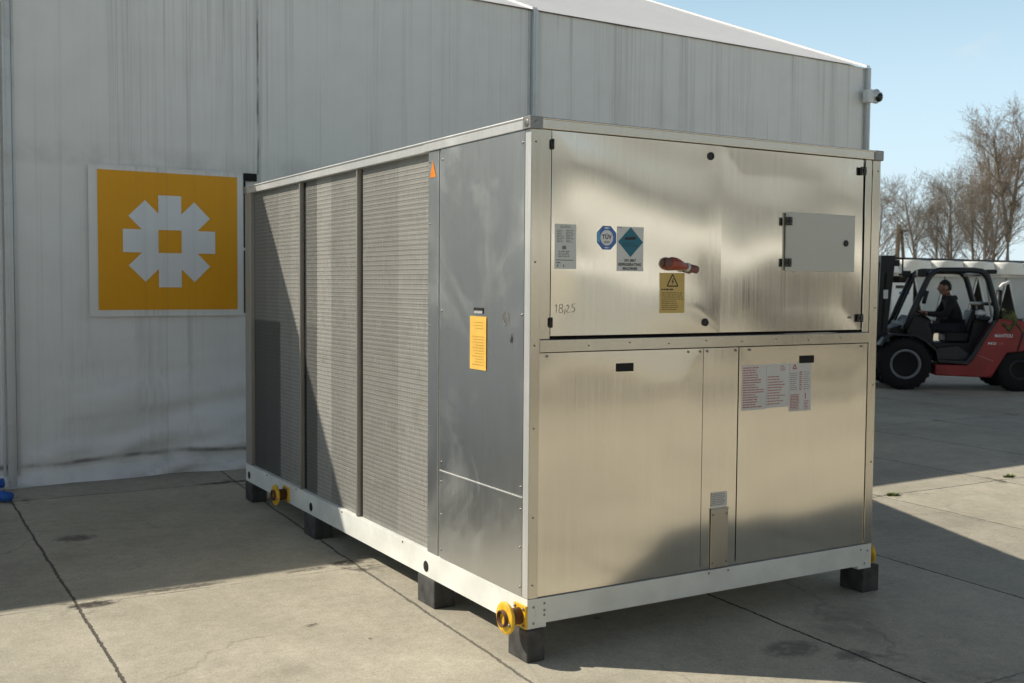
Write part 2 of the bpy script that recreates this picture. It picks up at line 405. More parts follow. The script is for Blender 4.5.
M['hoodie'] = plain('dark_hoodie', (.012, .012, .014), .85, 0, .2, 12, .5, 80)
M['jeans'] = plain('dark_trousers', (.014, .016, .022), .85, 0, .2, 12, .5, 80)
M['shoe'] = plain('shoe', (.02, .02, .02), .7)
M['jacket'] = plain('green_yellow_cloth', (.095, .10, .030), .85, 0, .75, 14, .6, 60)
M['shed_white'] = plain('shed_white_sheet', (.78, .78, .74), .5, 0, .06, 1.5)
M['shed_panel'] = plain('shed_grey_panel', (.43, .44, .425), .55, 0, .08, 1.5)
M['shed_brown'] = plain('shed_dark_boards', (.045, .036, .030), .8, 0, .3, 5)
M['shed_beige'] = plain('shed_beige_render', (.36, .31, .25), .85, 0, .1, 2)
M['bark'] = mat_bark('bark_brown', (.13, .11, .088), (.28, .24, .195))
M['bark2'] = mat_bark('bark_grey', (.17, .145, .115), (.31, .27, .22))
M['bud'] = mat_bark('bud_twigs', (.19, .14, .095), (.31, .235, .16))
M['wood'] = mat_bark('pole_wood', (.13, .095, .06), (.24, .18, .12))
M['moss'] = plain('mistletoe', (.10, .105, .03), .8)
M['grass'] = plain('weed_green', (.16, .20, .06), .7)
M['wh_wall'] = plain('warehouse_cladding', (.48, .45, .385), .7, 0, .05, .6)
M['wh_dark'] = plain('warehouse_plinth', (.10, .095, .085), .8)
M['wh_white'] = plain('warehouse_white', (.92, .90, .85), .6)
M['wh_grey'] = plain('warehouse_grey', (.36, .365, .35), .7)

# ------------------------------------------------------------------ ground
g = MB(); g.add([(-400, -400, 0), (400, -400, 0), (400, 400, 0), (-400, 400, 0)], [(0, 1, 2, 3)])
tag(g.build('ground', M['ground'], origin=(0, 0, 0)), kind='structure')

# ------------------------------------------------------------------ chiller unit (x right along the front, y away, z up)
W, L, HB, HT = 2.107, 4.0, .14, 2.30
unit = empty('chiller_unit', (W / 2, L / 2, HB), 'large metal clad cooling unit with coil grilles on its left side, standing on dark blocks', 'cooling unit')

def wave_fn(x0, x1, z0, z1, y, amp, seed, fx=1.3, fz=2.2, tilt=0.0):
    def fn(X, Z):
        a = (X - x0) / (x1 - x0); b = (Z - z0) / (z1 - z0)
        e = min(1, 6 * min(a, 1 - a, b, 1 - b) + .15)
        d = noise.noise(Vector((X * fx + seed, Z * fz + X * .5, seed * 1.7))) + .5 * noise.noise(Vector((X * 2.6 + seed, Z * 3.1, 4.2 + seed)))
        return y + amp * d * e + tilt * (Z - z0)
    return fn
def wavy(x0, x1, z0, z1, y, amp, seed, nx=60, nz=60, fx=1.3, fz=2.2, tilt=0.0):
    w_ = wave_fn(x0, x1, z0, z1, y, amp, seed, fx, fz, tilt)
    def fn(a, b):
        X = x0 + (x1 - x0) * a; Z = z0 + (z1 - z0) * b
        return (X, w_(X, Z), Z)
    m = MB(); m.grid(fn, nx, nz)
    m.box(x0, x1, y + amp + .010, y + amp + .018, z0, z1)
    return m

def bolt(m, p, ax, r=.007, mi=1, h=.004):
    m.lathe([(r, 0), (r, h * .6), (r * .6, h), (0, h)], p, ax, 10, mi)

# base frame
m = MB()
zt, zb = .270, .142
m.box(0, .04, .0, L, zb, zt); m.box(W - .04, W, .0, L, zb, zt)
m.box(.04, W - .04, .0, .04, .160, zt - .001); m.box(.04, W - .04, L - .04, L, zb, zt - .001)
m.box(.04, .095, .0005, .06, zb, .160); m.box(W - .095, W - .04, .0005, .06, zb, .160)
m.box(.04, .13, .05, L - .05, zt - .012, zt - .004); m.box(W - .13, W - .04, .05, L - .05, zt - .012, zt - .004)
for yy in (1.0, 2.0, 3.0): m.box(.04, W - .04, yy - .03, yy + .03, .17, .25)
for yy in (.974, 2.625, 3.956 - .03):
    m.lathe([(.028, 0), (.028, .0025), (0, .0025)], (.0005, yy, .192), (-1, 0, 0), 18, 2)
for xx, zz in ((.03, .235), (.03, .165), (.085, .245), (.085, .195), (.085, .215), (W - .03, .235), (W - .08, .245), (W - .05, .17), (1.0, .255), (1.12, .255)):
    bolt(m, (xx, 0, zz), (0, -1, 0), .0055)
for yy in (1.25, 2.1, 2.9, 3.5): bolt(m, (0, yy, .258), (-1, 0, 0), .006, 3)
base = m.build('base_frame', [M['base_white'], M['steel'], M['dark'], M['rust']], unit, bevel=.003)

# posts and rails
def post(name, x0, x1, y0, y1, mats):
    mm = MB(); mm.box(x0, x1, y0, y1, zt + .002, HT - .048); return mm.build(name, mats, unit, bevel=.003)
post('corner_post', .0, .0025, .0, .046, M['rail_sunlit'])
mm = MB(); mm.box(.0028, .050, .0, .046, zt + .002, HT - .048)
for zz in (.33, .62, 1.0, 1.35, 1.7, 2.2): bolt(mm, (.024, 0, zz), (0, -1, 0), .0045)
mm.build('corner_post', [M['rail'], M['steel']], unit, bevel=.002)
mm = MB(); mm.box(2.052, W, .0, .046, zt + .002, HT - .048)
for zz in (.36, .7, 1.1, 1.5, 2.2): bolt(mm, (2.09, 0, zz), (0, -1, 0), .0045)
mm.build('corner_post', [M['rail'], M['steel']], unit, bevel=.003)
post('corner_post', .0, .05, 3.87, L, M['mull']); post('corner_post', W - .05, W, 3.95, L, M['rail'])
mm = MB(); mm.box(.0505, .1025, .004, .03, 1.376, 2.2545); mm.build('door_jamb', M['rail'], unit, bevel=.002)
mm = MB(); mm.box(2.004, 2.050, .004, .03, 1.376, 2.2545); mm.build('door_jamb', M['rail'], unit, bevel=.002)
mm = MB(); mm.box(.05, 2.066, -.006, .04, 2.2555, HT); mm.box(.05, 2.066, -.012, .0, HT - .006, HT + .002)
mm.build('top_rail', M['rail'], unit, bevel=.003)
mm = MB(); mm.box(-.008, .04, .05, 1.0, 2.253, HT); mm.box(-.012, .0, .05, L - .05, HT - .006, HT + .003)
mm.box(-.006, .04, 1.003, L - .05, 2.251, HT - .001); mm.build('top_rail', M['rail_sunlit'], unit, bevel=.003)
mm = MB(); mm.box(.05, W - .05, L - .04, L, 2.253, HT); mm.build('top_rail', M['rail'], unit, bevel=.003)
mm = MB(); mm.prism([(.052, 2.2535), (W, 2.2535), (W, HT), (.052, HT)], 'y', .0, .0) if False else mm
# cast corner caps
for cx, cy, nm in ((-.0125, -.0125, 0), (W - .054, -.0125, 1), (-.0125, L - .056, 2)):
    mm = MB(); mm.box(cx, cx + .0625, cy, cy + .0625, 2.2525, HT + .0035)
    if nm == 0:
        mm.lathe([(.016, 0), (.016, .002), (0, .002)], (cx, cy + .03, 2.276), (-1, 0, 0), 14, 1)
        mm.lathe([(.010, 0), (.010, .002), (0, .002)], (cx + .03, cy, 2.276), (0, -1, 0), 14, 1)
    mm.build('corner_cap', [M['cast'], M['steel']], unit, bevel=.004)
mm = MB(); mm.box(.0505, 2.0515, -.001, .03, 1.3205, 1.3735)
for i in range(8): bolt(mm, (.3 + i * .22, -.001, 1.345 + .008 * (i % 2)), (0, -1, 0), .0035)
mm.build('middle_rail', [M['rail'], M['steel']], unit, bevel=.002)

# upper doors, hinges and latches
dl = wavy(.1055, 1.0465, 1.389, 2.2525, .004, .0070, 2.3).build('access_door', M['panel_up'], unit)
tag(dl, 'wide brushed door with stickers and a red isolator switch')
SL = wave_fn(.1055, 1.0465, 1.389, 2.2525, .004, .0070, 2.3); SR = wave_fn(1.1725, 2.0485, .2745, 1.3165, .006, .0050, 19.3, 1.0, 1.6)
dr = wavy(1.0475, 1.994, 1.389, 2.2525, .007, .0070, 7.9, tilt=.007).build('access_door', M['panel_up'], unit)
tag(dr, 'brushed door carrying the grey control cabinet')
mm = MB(); mm.box(.103, 2.0035, .040, .05, 1.376, 2.2545); mm.build('door_recess', M['dark'], unit)
def latch(p, parent):
    mm = MB(); mm.lathe([(.018, 0), (.018, .006), (.013, .011), (.006, .011), (.006, .008), (0, .008)], p, (0, -1, 0), 18, 0)
    return mm.build('latch', M['black'], parent)
latch((.974, SL(.974, 2.203), 2.203), dl); latch((.953, SL(.953, 1.438), 1.438), dl)
mm = MB(); mm.lathe([(.007, 0), (.007, .003), (0, .003)], (.16, .008, 1.444), (0, -1, 0), 12); mm.build('rivet', M['steel'], dl)
mm = MB(); mm.lathe([(.006, 0), (.006, .003), (0, .003)], (1.915, .005, 1.452), (0, -1, 0), 12); mm.build('rivet', M['steel'], dr)
def hinge(x, y, z, parent, s=.022):
    mm = MB(); mm.box(x - s * .9, x + s * .9, y - .007, y + .001, z - s * .98, z + s * .98)
    for dx in (-1, 1):
        for dz in (-1, 1):
            mm.box(x + dx * s * .55 - s * .38, x + dx * s * .55 + s * .38, y - .010, y, z + dz * s * .6 - s * .40, z + dz * s * .6 + s * .40)
    mm.box(x - s * .28, x + s * .28, y - .014, y, z - s, z + s); mm.box(x - s, x + s, y - .009, y, z - s * .25, z + s * .25)
    for dx in (-1, 1):
        for dz in (-1, 1): mm.lathe([(s * .22, 0), (0, .001)], (x + dx * s * .62, y - .010, z + dz * s * .62), (0, -1, 0), 8, 1)
    return mm.build('hinge', [M['black'], M['steel']], parent, bevel=.002)
hinge(1.980, .004, 2.195, dr, .020); hinge(1.982, .004, 1.448, dr, .020)
for zz in (2.195, 1.446):
    mm = MB(); mm.box(.101, .111, -.004, .006, zz - .022, zz + .022); mm.tube([(.104, -.006, zz - .018), (.104, -.006, zz + .018)], .006, 8)
    mm.build('hinge', M['black'], dl)

# control cabinet on the right door
cab = MB(); cab.box(1.452, 1.925, -.006, .006, 1.681, 1.966)
cabo = cab.build('control_cabinet', M['cab_grey'], unit, bevel=.004)
hinge(1.460, -.0065, 1.922, cabo, .020); hinge(1.460, -.0065, 1.722, cabo, .020)
mm = MB(); mm.lathe([(.016, 0), (.016, .005), (.011, .008), (.005, .008), (.005, .005), (0, .005)], (1.857, -.0065, 1.825), (0, -1, 0), 18)
mm.build('lock', M['black'], cabo)

# lower panels
pl = wavy(.0535, .9495, .2745, 1.3165, .006, .0052, 12.1, fx=1.0, fz=1.6).build('lower_panel', M['panel'], unit)
pm_ = wavy(.9545, 1.1675, .2745, 1.3165, .008, .0008, 15.4, 14, 30).build('lower_panel', M['panel'], unit)
pr = wavy(1.1725, 2.0485, .2745, 1.3165, .006, .0050, 19.3, fx=1.0, fz=1.6).build('lower_panel', M['panel'], unit)
tag(pm_, 'narrow strip panel between the two wide lower panels')
mm = MB(); mm.box(.0505, 2.0515, .028, .045, .272, 1.3195); mm.build('panel_recess', M['dark'], unit)
def slot(cx, cz, w, h, parent, face='front', thin=.003):
    mm = MB()
    if face == 'front':
        mm.box(cx - w / 2, cx + w / 2, -.0005, .006, cz - h / 2, cz + h / 2)
    else:
        mm.box(-.0025, .004, cx - w / 2, cx + w / 2, cz - h / 2, cz + h / 2)
    return mm.build('grip_slot', M['dark'], parent)
slot(.4995, 1.2435, .088, .036, pl); slot(1.616, 1.2475, .088, .036, pr)
for xx in (.09, .86, .93):
    mm = MB(); bolt(mm, (xx, .005, 1.303), (0, -1, 0), .006, 0); mm.build('screw', M['steel'], pl)
for xx in (.975, 1.15):
    mm = MB(); bolt(mm, (xx, .005, 1.303), (0, -1, 0), .006, 0); mm.build('screw', M['steel'], pm_)
for xx in (1.235, 2.0):
    mm = MB(); bolt(mm, (xx, .003, 1.303), (0, -1, 0), .006, 0); mm.build('screw', M['steel'], pr)
mm = MB(); mm.box(1.010, 1.116, .0, .004, .2755, .555)
for xx, zz in ((1.02, .53), (1.106, .53), (1.02, .30), (1.106, .30)): bolt(mm, (xx, .0, zz), (0, -1, 0), .006, 1)
mm.box(1.010, 1.116, -.004, .006, .5555, .560)
mm.build('cover_plate', [M['cover'], M['steel']], pm_, bevel=.0015)

# flat stickers: a small drawing board on the front (x,z) or left (y,z) plane
class Flat:
    def __init__(s, plane, off, surf=None):
        s.p, s.o, s.mb, s.surf = plane, off, MB(), surf
    def P(s, a, b, k): return (a, (s.surf(a, b) - .0007 if s.surf else s.o) - k * .00045, b) if s.p == 'front' else (s.o - k * .0006, a, b)
    def poly(s, pts, m, k=0): s.mb.add([s.P(a, b, k) for a, b in pts], [list(range(len(pts)))], m); return s
    def rect(s, a0, a1, b0, b1, m, k=0):
        if s.surf and (a1 - a0 > .04 or b1 - b0 > .04):
            na, nb = int((a1 - a0) / .02) + 1, int((b1 - b0) / .02) + 1
            for i in range(na):
                for j in range(nb):
                    A0, A1, B0, B1 = (a0 + (a1 - a0) * i / na, a0 + (a1 - a0) * (i + 1) / na, b0 + (b1 - b0) * j / nb, b0 + (b1 - b0) * (j + 1) / nb)
                    s.poly([(A0, B0), (A1, B0), (A1, B1), (A0, B1)], m, k)
            return s
        return s.poly([(a0, b0), (a1, b0), (a1, b1), (a0, b1)], m, k)
    def text(s, st, ca, cb, w, h, m, k=1, bold=0.0, mirror=False):
        vs, fs = text_mesh(st, bold); sg = -1 if mirror else 1
        s.mb.add([s.P(ca + sg * v[0] * w, cb + v[1] * h, k) for v in vs], fs, m); return s
    def lines(s, a0, a1, b0, b1, n, m, k=1, fill=.45, rnd=.35, words=True):
        st = (b1 - b0) / n
        for i in range(n):
            z = b1 - (i + .5) * st; e = a0 + (a1 - a0) * (1 - rnd * random.random()); a = a0
            while a < e - .002:
                w = min(e - a, (.25 + .75 * random.random()) * .022) if words else e - a
                s.rect(a, a + w, z - st * fill / 2, z + st * fill / 2, m, k); a += w + .0035
        return s
    def stroke(s, pts, w, m, k=1):
        for (a, b), (c, d) in zip(pts, pts[1:]):
            l = sqrt((c - a) ** 2 + (d - b) ** 2) or 1; nx, nz = -(d - b) / l * w / 2, (c - a) / l * w / 2
            s.poly([(a + nx, b + nz), (c + nx, d + nz), (c - nx, d - nz), (a - nx, b - nz)], m, k)
        return s
    def tri(s, cx, cz, r, m, k=1, w=.006):
        pts = [(cx + r * sin(t), cz + r * cos(t)) for t in (0, 2 * pi / 3, 4 * pi / 3)]
        return s.stroke(pts + [pts[0]], w, m, k)
    def build(s, name, mats, parent): return s.mb.build(name, mats, parent, recalc=False)

# rating plate
YS = -.0035
f = Flat('front', YS, SL); f.rect(.123, .232, 1.674, 1.864, 0)
f.lines(.150, .205, 1.846, 1.858, 2, 1, rnd=.1); f.lines(.133, .170, 1.785, 1.840, 8, 1); f.lines(.180, .222, 1.785, 1.840, 8, 1)
f.rect(.160, .180, 1.757, 1.772, 1, 1); f.lines(.140, .200, 1.722, 1.752, 4, 1); f.lines(.130, .218, 1.706, 1.716, 1, 1, words=False, rnd=0, fill=.35)
f.lines(.132, .165, 1.696, 1.704, 1, 2); f.rect(.136, .140, 1.682, 1.692, 2, 1); f.rect(.166, .170, 1.682, 1.692, 2, 1)
f.build('rating_plate', [M['silver_label'], M['ink_grey'], M['ink']], dl)
# octagon test mark
f = Flat('front', YS, SL); c = (.3925, 1.812)
o8 = [(c[0] + .0555 * cos(pi / 8 + i * pi / 4), c[1] + .0555 * sin(pi / 8 + i * pi / 4)) for i in range(8)]
f.poly(o8, 0); f.poly([(c[0] - .0515, c[1] - .018), (c[0] - .036, c[1] - .022), (c[0] - .036, c[1] + .03), (c[0] - .0515, c[1] + .018)], 1, 1)
f.poly([(c[0] + .034 * cos(i * pi / 12), c[1] + .034 * sin(i * pi / 12)) for i in range(24)], 2, 2)
f.text('TÜV', c[0], c[1] + .006, .052, .024, 3, 3, .03); f.text('SÜD', c[0], c[1] - .018, .030, .011, 3, 3, .02)
f.lines(c[0] - .012, c[0] + .014, c[1] + .038, c[1] + .047, 1, 2, 2, .7, 0); f.lines(c[0] - .012, c[0] + .014, c[1] - .047, c[1] - .039, 1, 2, 2, .6, 0)
f.build('octagon_sticker', [M['lab_blue'], M['lab_lblue'], M['lab_white'], M['ink']], dl)
# gas diamond
f = Flat('front', YS, SL); f.rect(.4475, .5920, 1.6685, 1.8635, 0); f.lines(.452, .476, 1.856, 1.861, 1, 3, 1, .5, .2)
cx, cz = .5215, 1.7965
f.poly([(cx, cz - .066), (cx + .068, cz), (cx, cz + .066), (cx - .068, cz)], 1, 1)
f.poly([(cx - .034, cz + .012), (cx - .030, cz + .020), (cx + .020, cz + .024), (cx + .030, cz + .021), (cx + .030, cz + .014), (cx + .020, cz + .011), (cx - .024, cz + .009)], 2, 2)
f.lines(cx - .042, cx + .042, cz - .022, cz - .004, 3, 2, 2, .3, .1)
f.text('UN 2857', cx - .002, 1.716, .064, .0125, 2, 1, .035); f.text('REFRIGERATING', cx - .003, 1.698, .124, .0135, 2, 1, .035); f.text('MACHINES', cx - .002, 1.680, .080, .0125, 2, 1, .035)
f.build('gas_sticker', [M['silver_label'], M['lab_teal'], M['ink'], M['ink_grey']], dl)
# high voltage label
f = Flat('front', YS, SL); f.rect(.6835, .8275, 1.482, 1.6635, 0); f.tri(.757, 1.622, .036, 1, 1, .006)
f.poly([(.760, 1.640), (.751, 1.622), (.758, 1.622), (.753, 1.606), (.765, 1.627), (.758, 1.627), (.763, 1.640)], 1, 2)
f.lines(.693, .760, 1.584, 1.594, 1, 1, 1, .6, 0); f.lines(.695, .822, 1.494, 1.578, 9, 2, 1, .42, .35)
f.build('warning_label', [M['lab_yellow'], M['ink'], M['ink_brown']], dl)
# marker writing 18/25
f = Flat('front', YS, SL)
HW = .0024
f.stroke([(.128, 1.516), (.136, 1.523), (.133, 1.487)], HW, 0)
f.stroke([(.158 + .0085 * sin(t * pi / 6), 1.515 + .009 * cos(t * pi / 6)) for t in range(13)], HW, 0)
f.stroke([(.157 + .010 * sin(t * pi / 6), 1.496 + .010 * cos(t * pi / 6)) for t in range(13)], HW, 0)
f.stroke([(.180, 1.505), (.174, 1.480)], HW, 0)
f.stroke([(.185, 1.514), (.192, 1.522), (.198, 1.513), (.185, 1.490), (.203, 1.489)], HW, 0)
f.stroke([(.230, 1.525), (.215, 1.524), (.213, 1.510), (.224, 1.510), (.228, 1.500), (.222, 1.491), (.211, 1.491)], HW, 0)
f.build('handwriting', [M['pencil']], dl)
# red striped safety sheets
f = Flat('front', .0012, SR)
for (a0, a1, b0, b1, kk) in ((1.192, 1.348, 1.013, 1.229, 0), (1.349, 1.499, 1.018, 1.231, 0), (1.500, 1.649, .992, 1.229, 0)):
    f.rect(a0, a1, b0, b1, 0, kk)
f.lines(1.198, 1.335, 1.022, 1.222, 17, 1, 1, .45, .45); f.lines(1.356, 1.482, 1.030, 1.175, 11, 1, 1, .35, .4); f.lines(1.44, 1.475, 1.195, 1.222, 3, 1, 1)
f.tri(1.535, 1.210, .014, 1, 1, .006); f.lines(1.506, 1.555, 1.095, 1.185, 9, 2, 1, .3, .3); f.lines(1.568, 1.588, 1.095, 1.190, 9, 1, 1, .5, .2); f.lines(1.596, 1.642, 1.095, 1.190, 9, 2, 1, .25, .3)
f.lines(1.508, 1.572, 1.000, 1.078, 10, 1, 1, .55, .1); f.rect(1.606, 1.613, 1.052, 1.08, 1, 1); f.lines(1.60, 1.635, 1.0, 1.045, 6, 1, 1, .4, .3)
f.build('safety_sheet', [M['paper'], M['ink_red'], M['ink_grey']], pr)
# little data plate on the strip
f = Flat('front', .0052); f.rect(1.013, 1.110, .566, .634, 0); f.lines(1.018, 1.105, .572, .630, 7, 1, 1, .35, .25)
f.build('data_plate', [M['silver_label'], M['ink_grey']], pm_)

# red isolator switch with grey base and collar
ax = Vector((.158, -.0, -.030)).normalized()
mm = MB(); o = Vector((.738, SL(.738, 1.708) + .002, 1.706))
mm.lathe([(.026, 0), (.026, .012), (.022, .02), (0, .022)], o + Vector((.008, 0, 0)), (0, -1, 0), 24, 3)
path = []; rad = []
for t_, r_ in ((-.029, .012), (-.026, .021), (-.020, .029), (-.010, .035), (.012, .037), (.036, .031), (.056, .024), (.072, .019), (.080, .0175)):
    path.append(o + ax * t_ + Vector((0, -.026, 0))); rad.append(r_)
mm.tube(path[:3], rad[:3], 16, 3, squash=.8); mm.tube(path[2:], rad[2:], 16, 0, squash=.8)
mm.tube([o + ax * .080 + Vector((0, -.026, 0)), o + ax * .092 + Vector((0, -.026, 0))], [.0205, .0205], 16, 2)
mm.tube([o + ax * .092 + Vector((0, -.026, 0)), o + ax * .132 + Vector((0, -.026, 0)), o + ax * .143 + Vector((0, -.026, 0)), o + ax * .145 + Vector((0, -.026, 0))], [.0175, .0185, .0185, .015], 16, 3)
sw = mm.build('isolator_switch', [M['red_plastic'], M['grey_plastic'], M['silver_label'], plain('switch_dull_red', (.20, .085, .07), .5)], dl)

# left side: coils, mullions, sheet panels
for (y0, y1) in ((.964, 1.856), (1.902, 2.780), (2.852, 3.868)):
    mm = MB(); mm.box(.030, .07, y0, y1, .272, 2.2505, 0)
    z = .285
    while z < 2.245:
        mm.box(.0285, .0305, y0 + .004, y1 - .004, z - .0066, z + .0066, 1); z += .0255
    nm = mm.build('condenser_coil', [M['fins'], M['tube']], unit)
for (y0, y1) in ((1.857, 1.901), (2.781, 2.851)):
    mm = MB(); mm.box(.006, .05, y1 - .016, y1, .2715, 2.2505, 0); mm.box(.034, .05, y0, y1 - .016, .2715, 2.2505, 1)  # dark strip paints the shade in the gap beside each mullion
    mm.build('mullion', [M['mull'], M['dark']], unit, bevel=.002)
mm = MB(); mm.box(.001, .05, .853, .962, .2715, 2.2505)
for zz in (.35, .9, 1.4, 1.9, 2.2): bolt(mm, (.001, .945, zz), (-1, 0, 0), .0045)
fs_ = mm.build('filler_strip', [M['galv'], M['steel']], unit, bevel=.002)
mm = MB(); mm.box(.006, .05, .822, .850, .2715, 2.2505); mm.build('filler_strip', M['galv'], unit, bevel=.002)
def side_panel(z0, z1, seed):
    def fn(a, b):
        Y = .821 - (.821 - .0475) * a; Z = z0 + (z1 - z0) * b
        e = min(1, 8 * min(a, 1 - a, b, 1 - b) + .1)
        return (-.001 + .0020 * e * noise.noise(Vector((Y * 1.5, Z * 1.6, seed))), Y, Z)
    mm = MB(); mm.grid(fn, 26, 40); mm.box(.004, .03, .0475, .821, z0, z1)
    for zz in (z0 + .04, (z0 + z1) / 2, z1 - .05):
        bolt(mm, (-.001, .808, zz), (-1, 0, 0), .0055); bolt(mm, (-.001, .062, zz), (-1, 0, 0), .0055)
    return mm.build('side_panel', [M['galv'], M['steel']], unit)
su = side_panel(.7035, 2.2505, 3.3); sl = side_panel(.2725, .6975, 9.1)
mm = MB(); mm.box(-.0045, .004, .0475, .821, .698, .703); mm.build('panel_trim', M['rail_sunlit'], unit)
mm = MB(); mm.box(-.0035, .01, .395, .485, 1.474, 1.500, 1); mm.box(-.0055, -.0035, .400, .478, 1.474, 1.486, 0); mm.build('grip_slot', [M['rail_sunlit'], M['dark']], su)
f = Flat('left', -.0042); f.rect(.365, .517, 1.219, 1.461, 0); f.lines(.385, .50, 1.235, 1.375, 11, 1, 1, .35, .4); f.lines(.395, .49, 1.40, 1.44, 3, 1, 1, .25, .4)
f.build('yellow_label', [M['lab_yellow2'], plain('ink_amber', (.58, .33, .06), .6, bump=0)], su)
f = Flat('left', -.001); f.poly([(.945, 2.125), (.878, 2.125), (.9115, 2.205)], 0); f.build('warning_triangle', [M['orange_label']], fs_)
f = Flat('left', -.004)
for i, zz in enumerate((1.470, 1.455, 1.438)):
    f.stroke([(.23 - .02 * i, zz), (.215, zz + .02), (.20, zz - .012), (.18, zz + .015), (.165, zz - .006)], .004, 0)
f.build('scuff_mark', [M['ink_grey']], su)
f = Flat('left', -.004); f.poly([(.155, 1.36), (.145, 1.385), (.140, 1.40), (.138, 1.37), (.145, 1.352)], 0); f.build('dent_mark', [M['ink']], su)

# back, right side and roof deck, unseen; right and roof edges sloped to shape the shadow
mm = MB(); mm.box(.05, W - .05, L - .03, L - .01, .2715, 2.2525); mm.build('back_panel', M['galv'], unit)
mm = MB(); mm.prism([(.05, .2715), (3.94, .2715), (3.94, 2.25), (.95, 1.44), (.95, 2.25), (.05, 2.25)], 'x', W - .03, W - .006); mm.build('right_panel_shadow_cut', M['galv'], unit)
mm = MB(); mm.prism([(.041, .045), (W - .01, .045), (W - .01, .93), (1.04, .93), (2.09, 3.62), (W - .01, 3.95), (.041, 3.95)], 'z', HT - .03, HT - .008); mm.build('roof_deck_shadow_cut', M['galv'], unit)

# lifting lugs
def lug(x, y, z, sx, sc=1.0):
    mm = MB(); t = .007
    pl_ = [(y + .066 * cos(i * pi / 2 + pi / 4 + .0) * 1.05, z + .066 * sin(i * pi / 2 + pi / 4) * 1.05) for i in range(4)]
    mm.prism(pl_, 'x', x, x + sx * .012)
    for dy in (-1, 1):
        for dz in (-1, 1): bolt(mm, (x + sx * .012, y + dy * .036, z + dz * .036), (sx, 0, 0), .007, 1, .007)
    lo = mm.build('lifting_lug', [M['yellow'], M['steel']], unit, bevel=.003)
    mm = MB(); mm.lathe([(.036, .012), (.036, .104), (.030, .104), (.030, .06), (0, .06)], (x, y, z), (sx, 0, 0), 24, 0)
    mm.lathe([(.012, .06), (.012, .085), (0, .085)], (x, y + .006, z + .004), (sx, 0, 0), 10, 1)
    mm.build('pipe', [M['rust'], M['steel']], lo)
    mm = MB(); mm.lathe([(.038, .072), (.066, .072), (.069, .076), (.069, .084), (.066, .088), (.037, .088)], (x, y, z), (sx, 0, 0), 32, 0)
    mm.lathe([(.008, .088), (.008, .094), (0, .094)], (x, y - .048, z - .018), (sx, 0, 0), 10, 1)
    mm.build('flange', [M['yellow'], M['steel']], lo)
lug(-.0005, .045, .194, -1); lug(-.0005, 3.08, .198, -1); lug(W + .0005, .11, .185, 1); lug(W + .0005, 3.08, .205, 1)

# support blocks
def block(x0, x1, y0, y1, label):
    mm = MB(); mm.box(x0, x1, y0, y1, .0, .1395)
    tag(mm.build('support_block', M['rubber_block'], bevel=.006), label, 'support block', 'blocks under the cooling unit')
block(-.006, .083, -.011, .150, 'dark grey block under the nearest corner, below the yellow lug')
block(2.085, 2.206, .030, .190, 'dark block under the right front corner of the unit')
block(-.006, .110, .870, 1.060, 'sunlit grey block under the left side, below the grey sheet panel')
block(-.004, .110, 2.540, 2.748, 'shaded dark block under the middle of the coil grilles')
block(-.004, .110, 3.850, 4.010, 'shaded dark block under the rear left corner by the tent')

# ------------------------------------------------------------------ tent hall
TA = Vector((-1.432, 5.325, 0)); ta = atan2(.0377, .9993)
TX = Matrix.Translation(TA) @ Matrix.Rotation(ta, 4, 'Z')      # local u along the wall, v into the hall
tent = empty('tent_hall', TA, 'big white tent hall with streaked grey side wall and pale roof behind the unit', 'tent hall', rz=ta)
EZ, PITCH, DEP = 4.353, .406, 20.0
posts = [-19.8, -14.85, -9.9, -4.95, -.02, 4.83, 9.85]
for i, (a, b) in enumerate(zip(posts, posts[1:])):
    near = i >= 3
    def fn(s, t, a=a, b=b):
        U = a + .03 + (b - a - .06) * s; z = (t ** 1.25) * (EZ - .005)
        e = min(1, 12 * min(s, 1 - s))
        d = .018 * noise.noise(Vector((U * .9, z * .35, 3))) + .010 * noise.noise(Vector((U * 2.6, z * .22, 8)))
        k = math.exp(-(z / .62) ** 1.5)
        d += k * (.11 * noise.noise(Vector((U * .9 + z * 1.2, z * 5.0 - U * .7, 1.3))) + 0.06 * noise.noise(Vector((U * 2.0, z * 9 - U * 1.3, 6.0))))
        d -= .075 * math.exp(-((z - .28 - .06 * noise.noise(Vector((U * .8, 0, 5)))) / .17) ** 2) * (.6 + .8 * noise.noise(Vector((U * .6, 1, 9))))
        d *= e
        fold = .065 * math.exp(-((z - .13 - .04 * noise.noise(Vector((U * .7, 2.2, 0)))) / .035) ** 2)
        skirt = -.07 * max(0, 1 - z / .10)
        zz = z
        return (U, d + (fold * e) + skirt, max(.002, zz))
    m = MB(TX); m.grid(fn, 110 if near else 24, 100 if near else 20)
    m.build('wall_panel', M['wall'], tent, recalc=False)
for u in posts:
    m = MB(TX); m.box(u - .030, u + .030, -.055, .06, .0, EZ - .01)
    m.box(u - .060, u - .040, -.012, .03, .0, EZ - .01); m.box(u + .040, u + .060, -.012, .03, .0, EZ - .01)
    m.box(u - .010, u + .010, -.060, -.055, .05, EZ - .02)
    m.box(u - .14, u + .14, -.10, .10, .0, .012)
    for k in range(5): m.lathe([(.012, 0), (.012, .006), (0, .006)], TX.inverted() @ (TX @ Vector((u - .020, -.055, .5 + k * .85))), (0, -1, 0), 8)
    m.build('post', M['alu_post'], tent, bevel=.003)
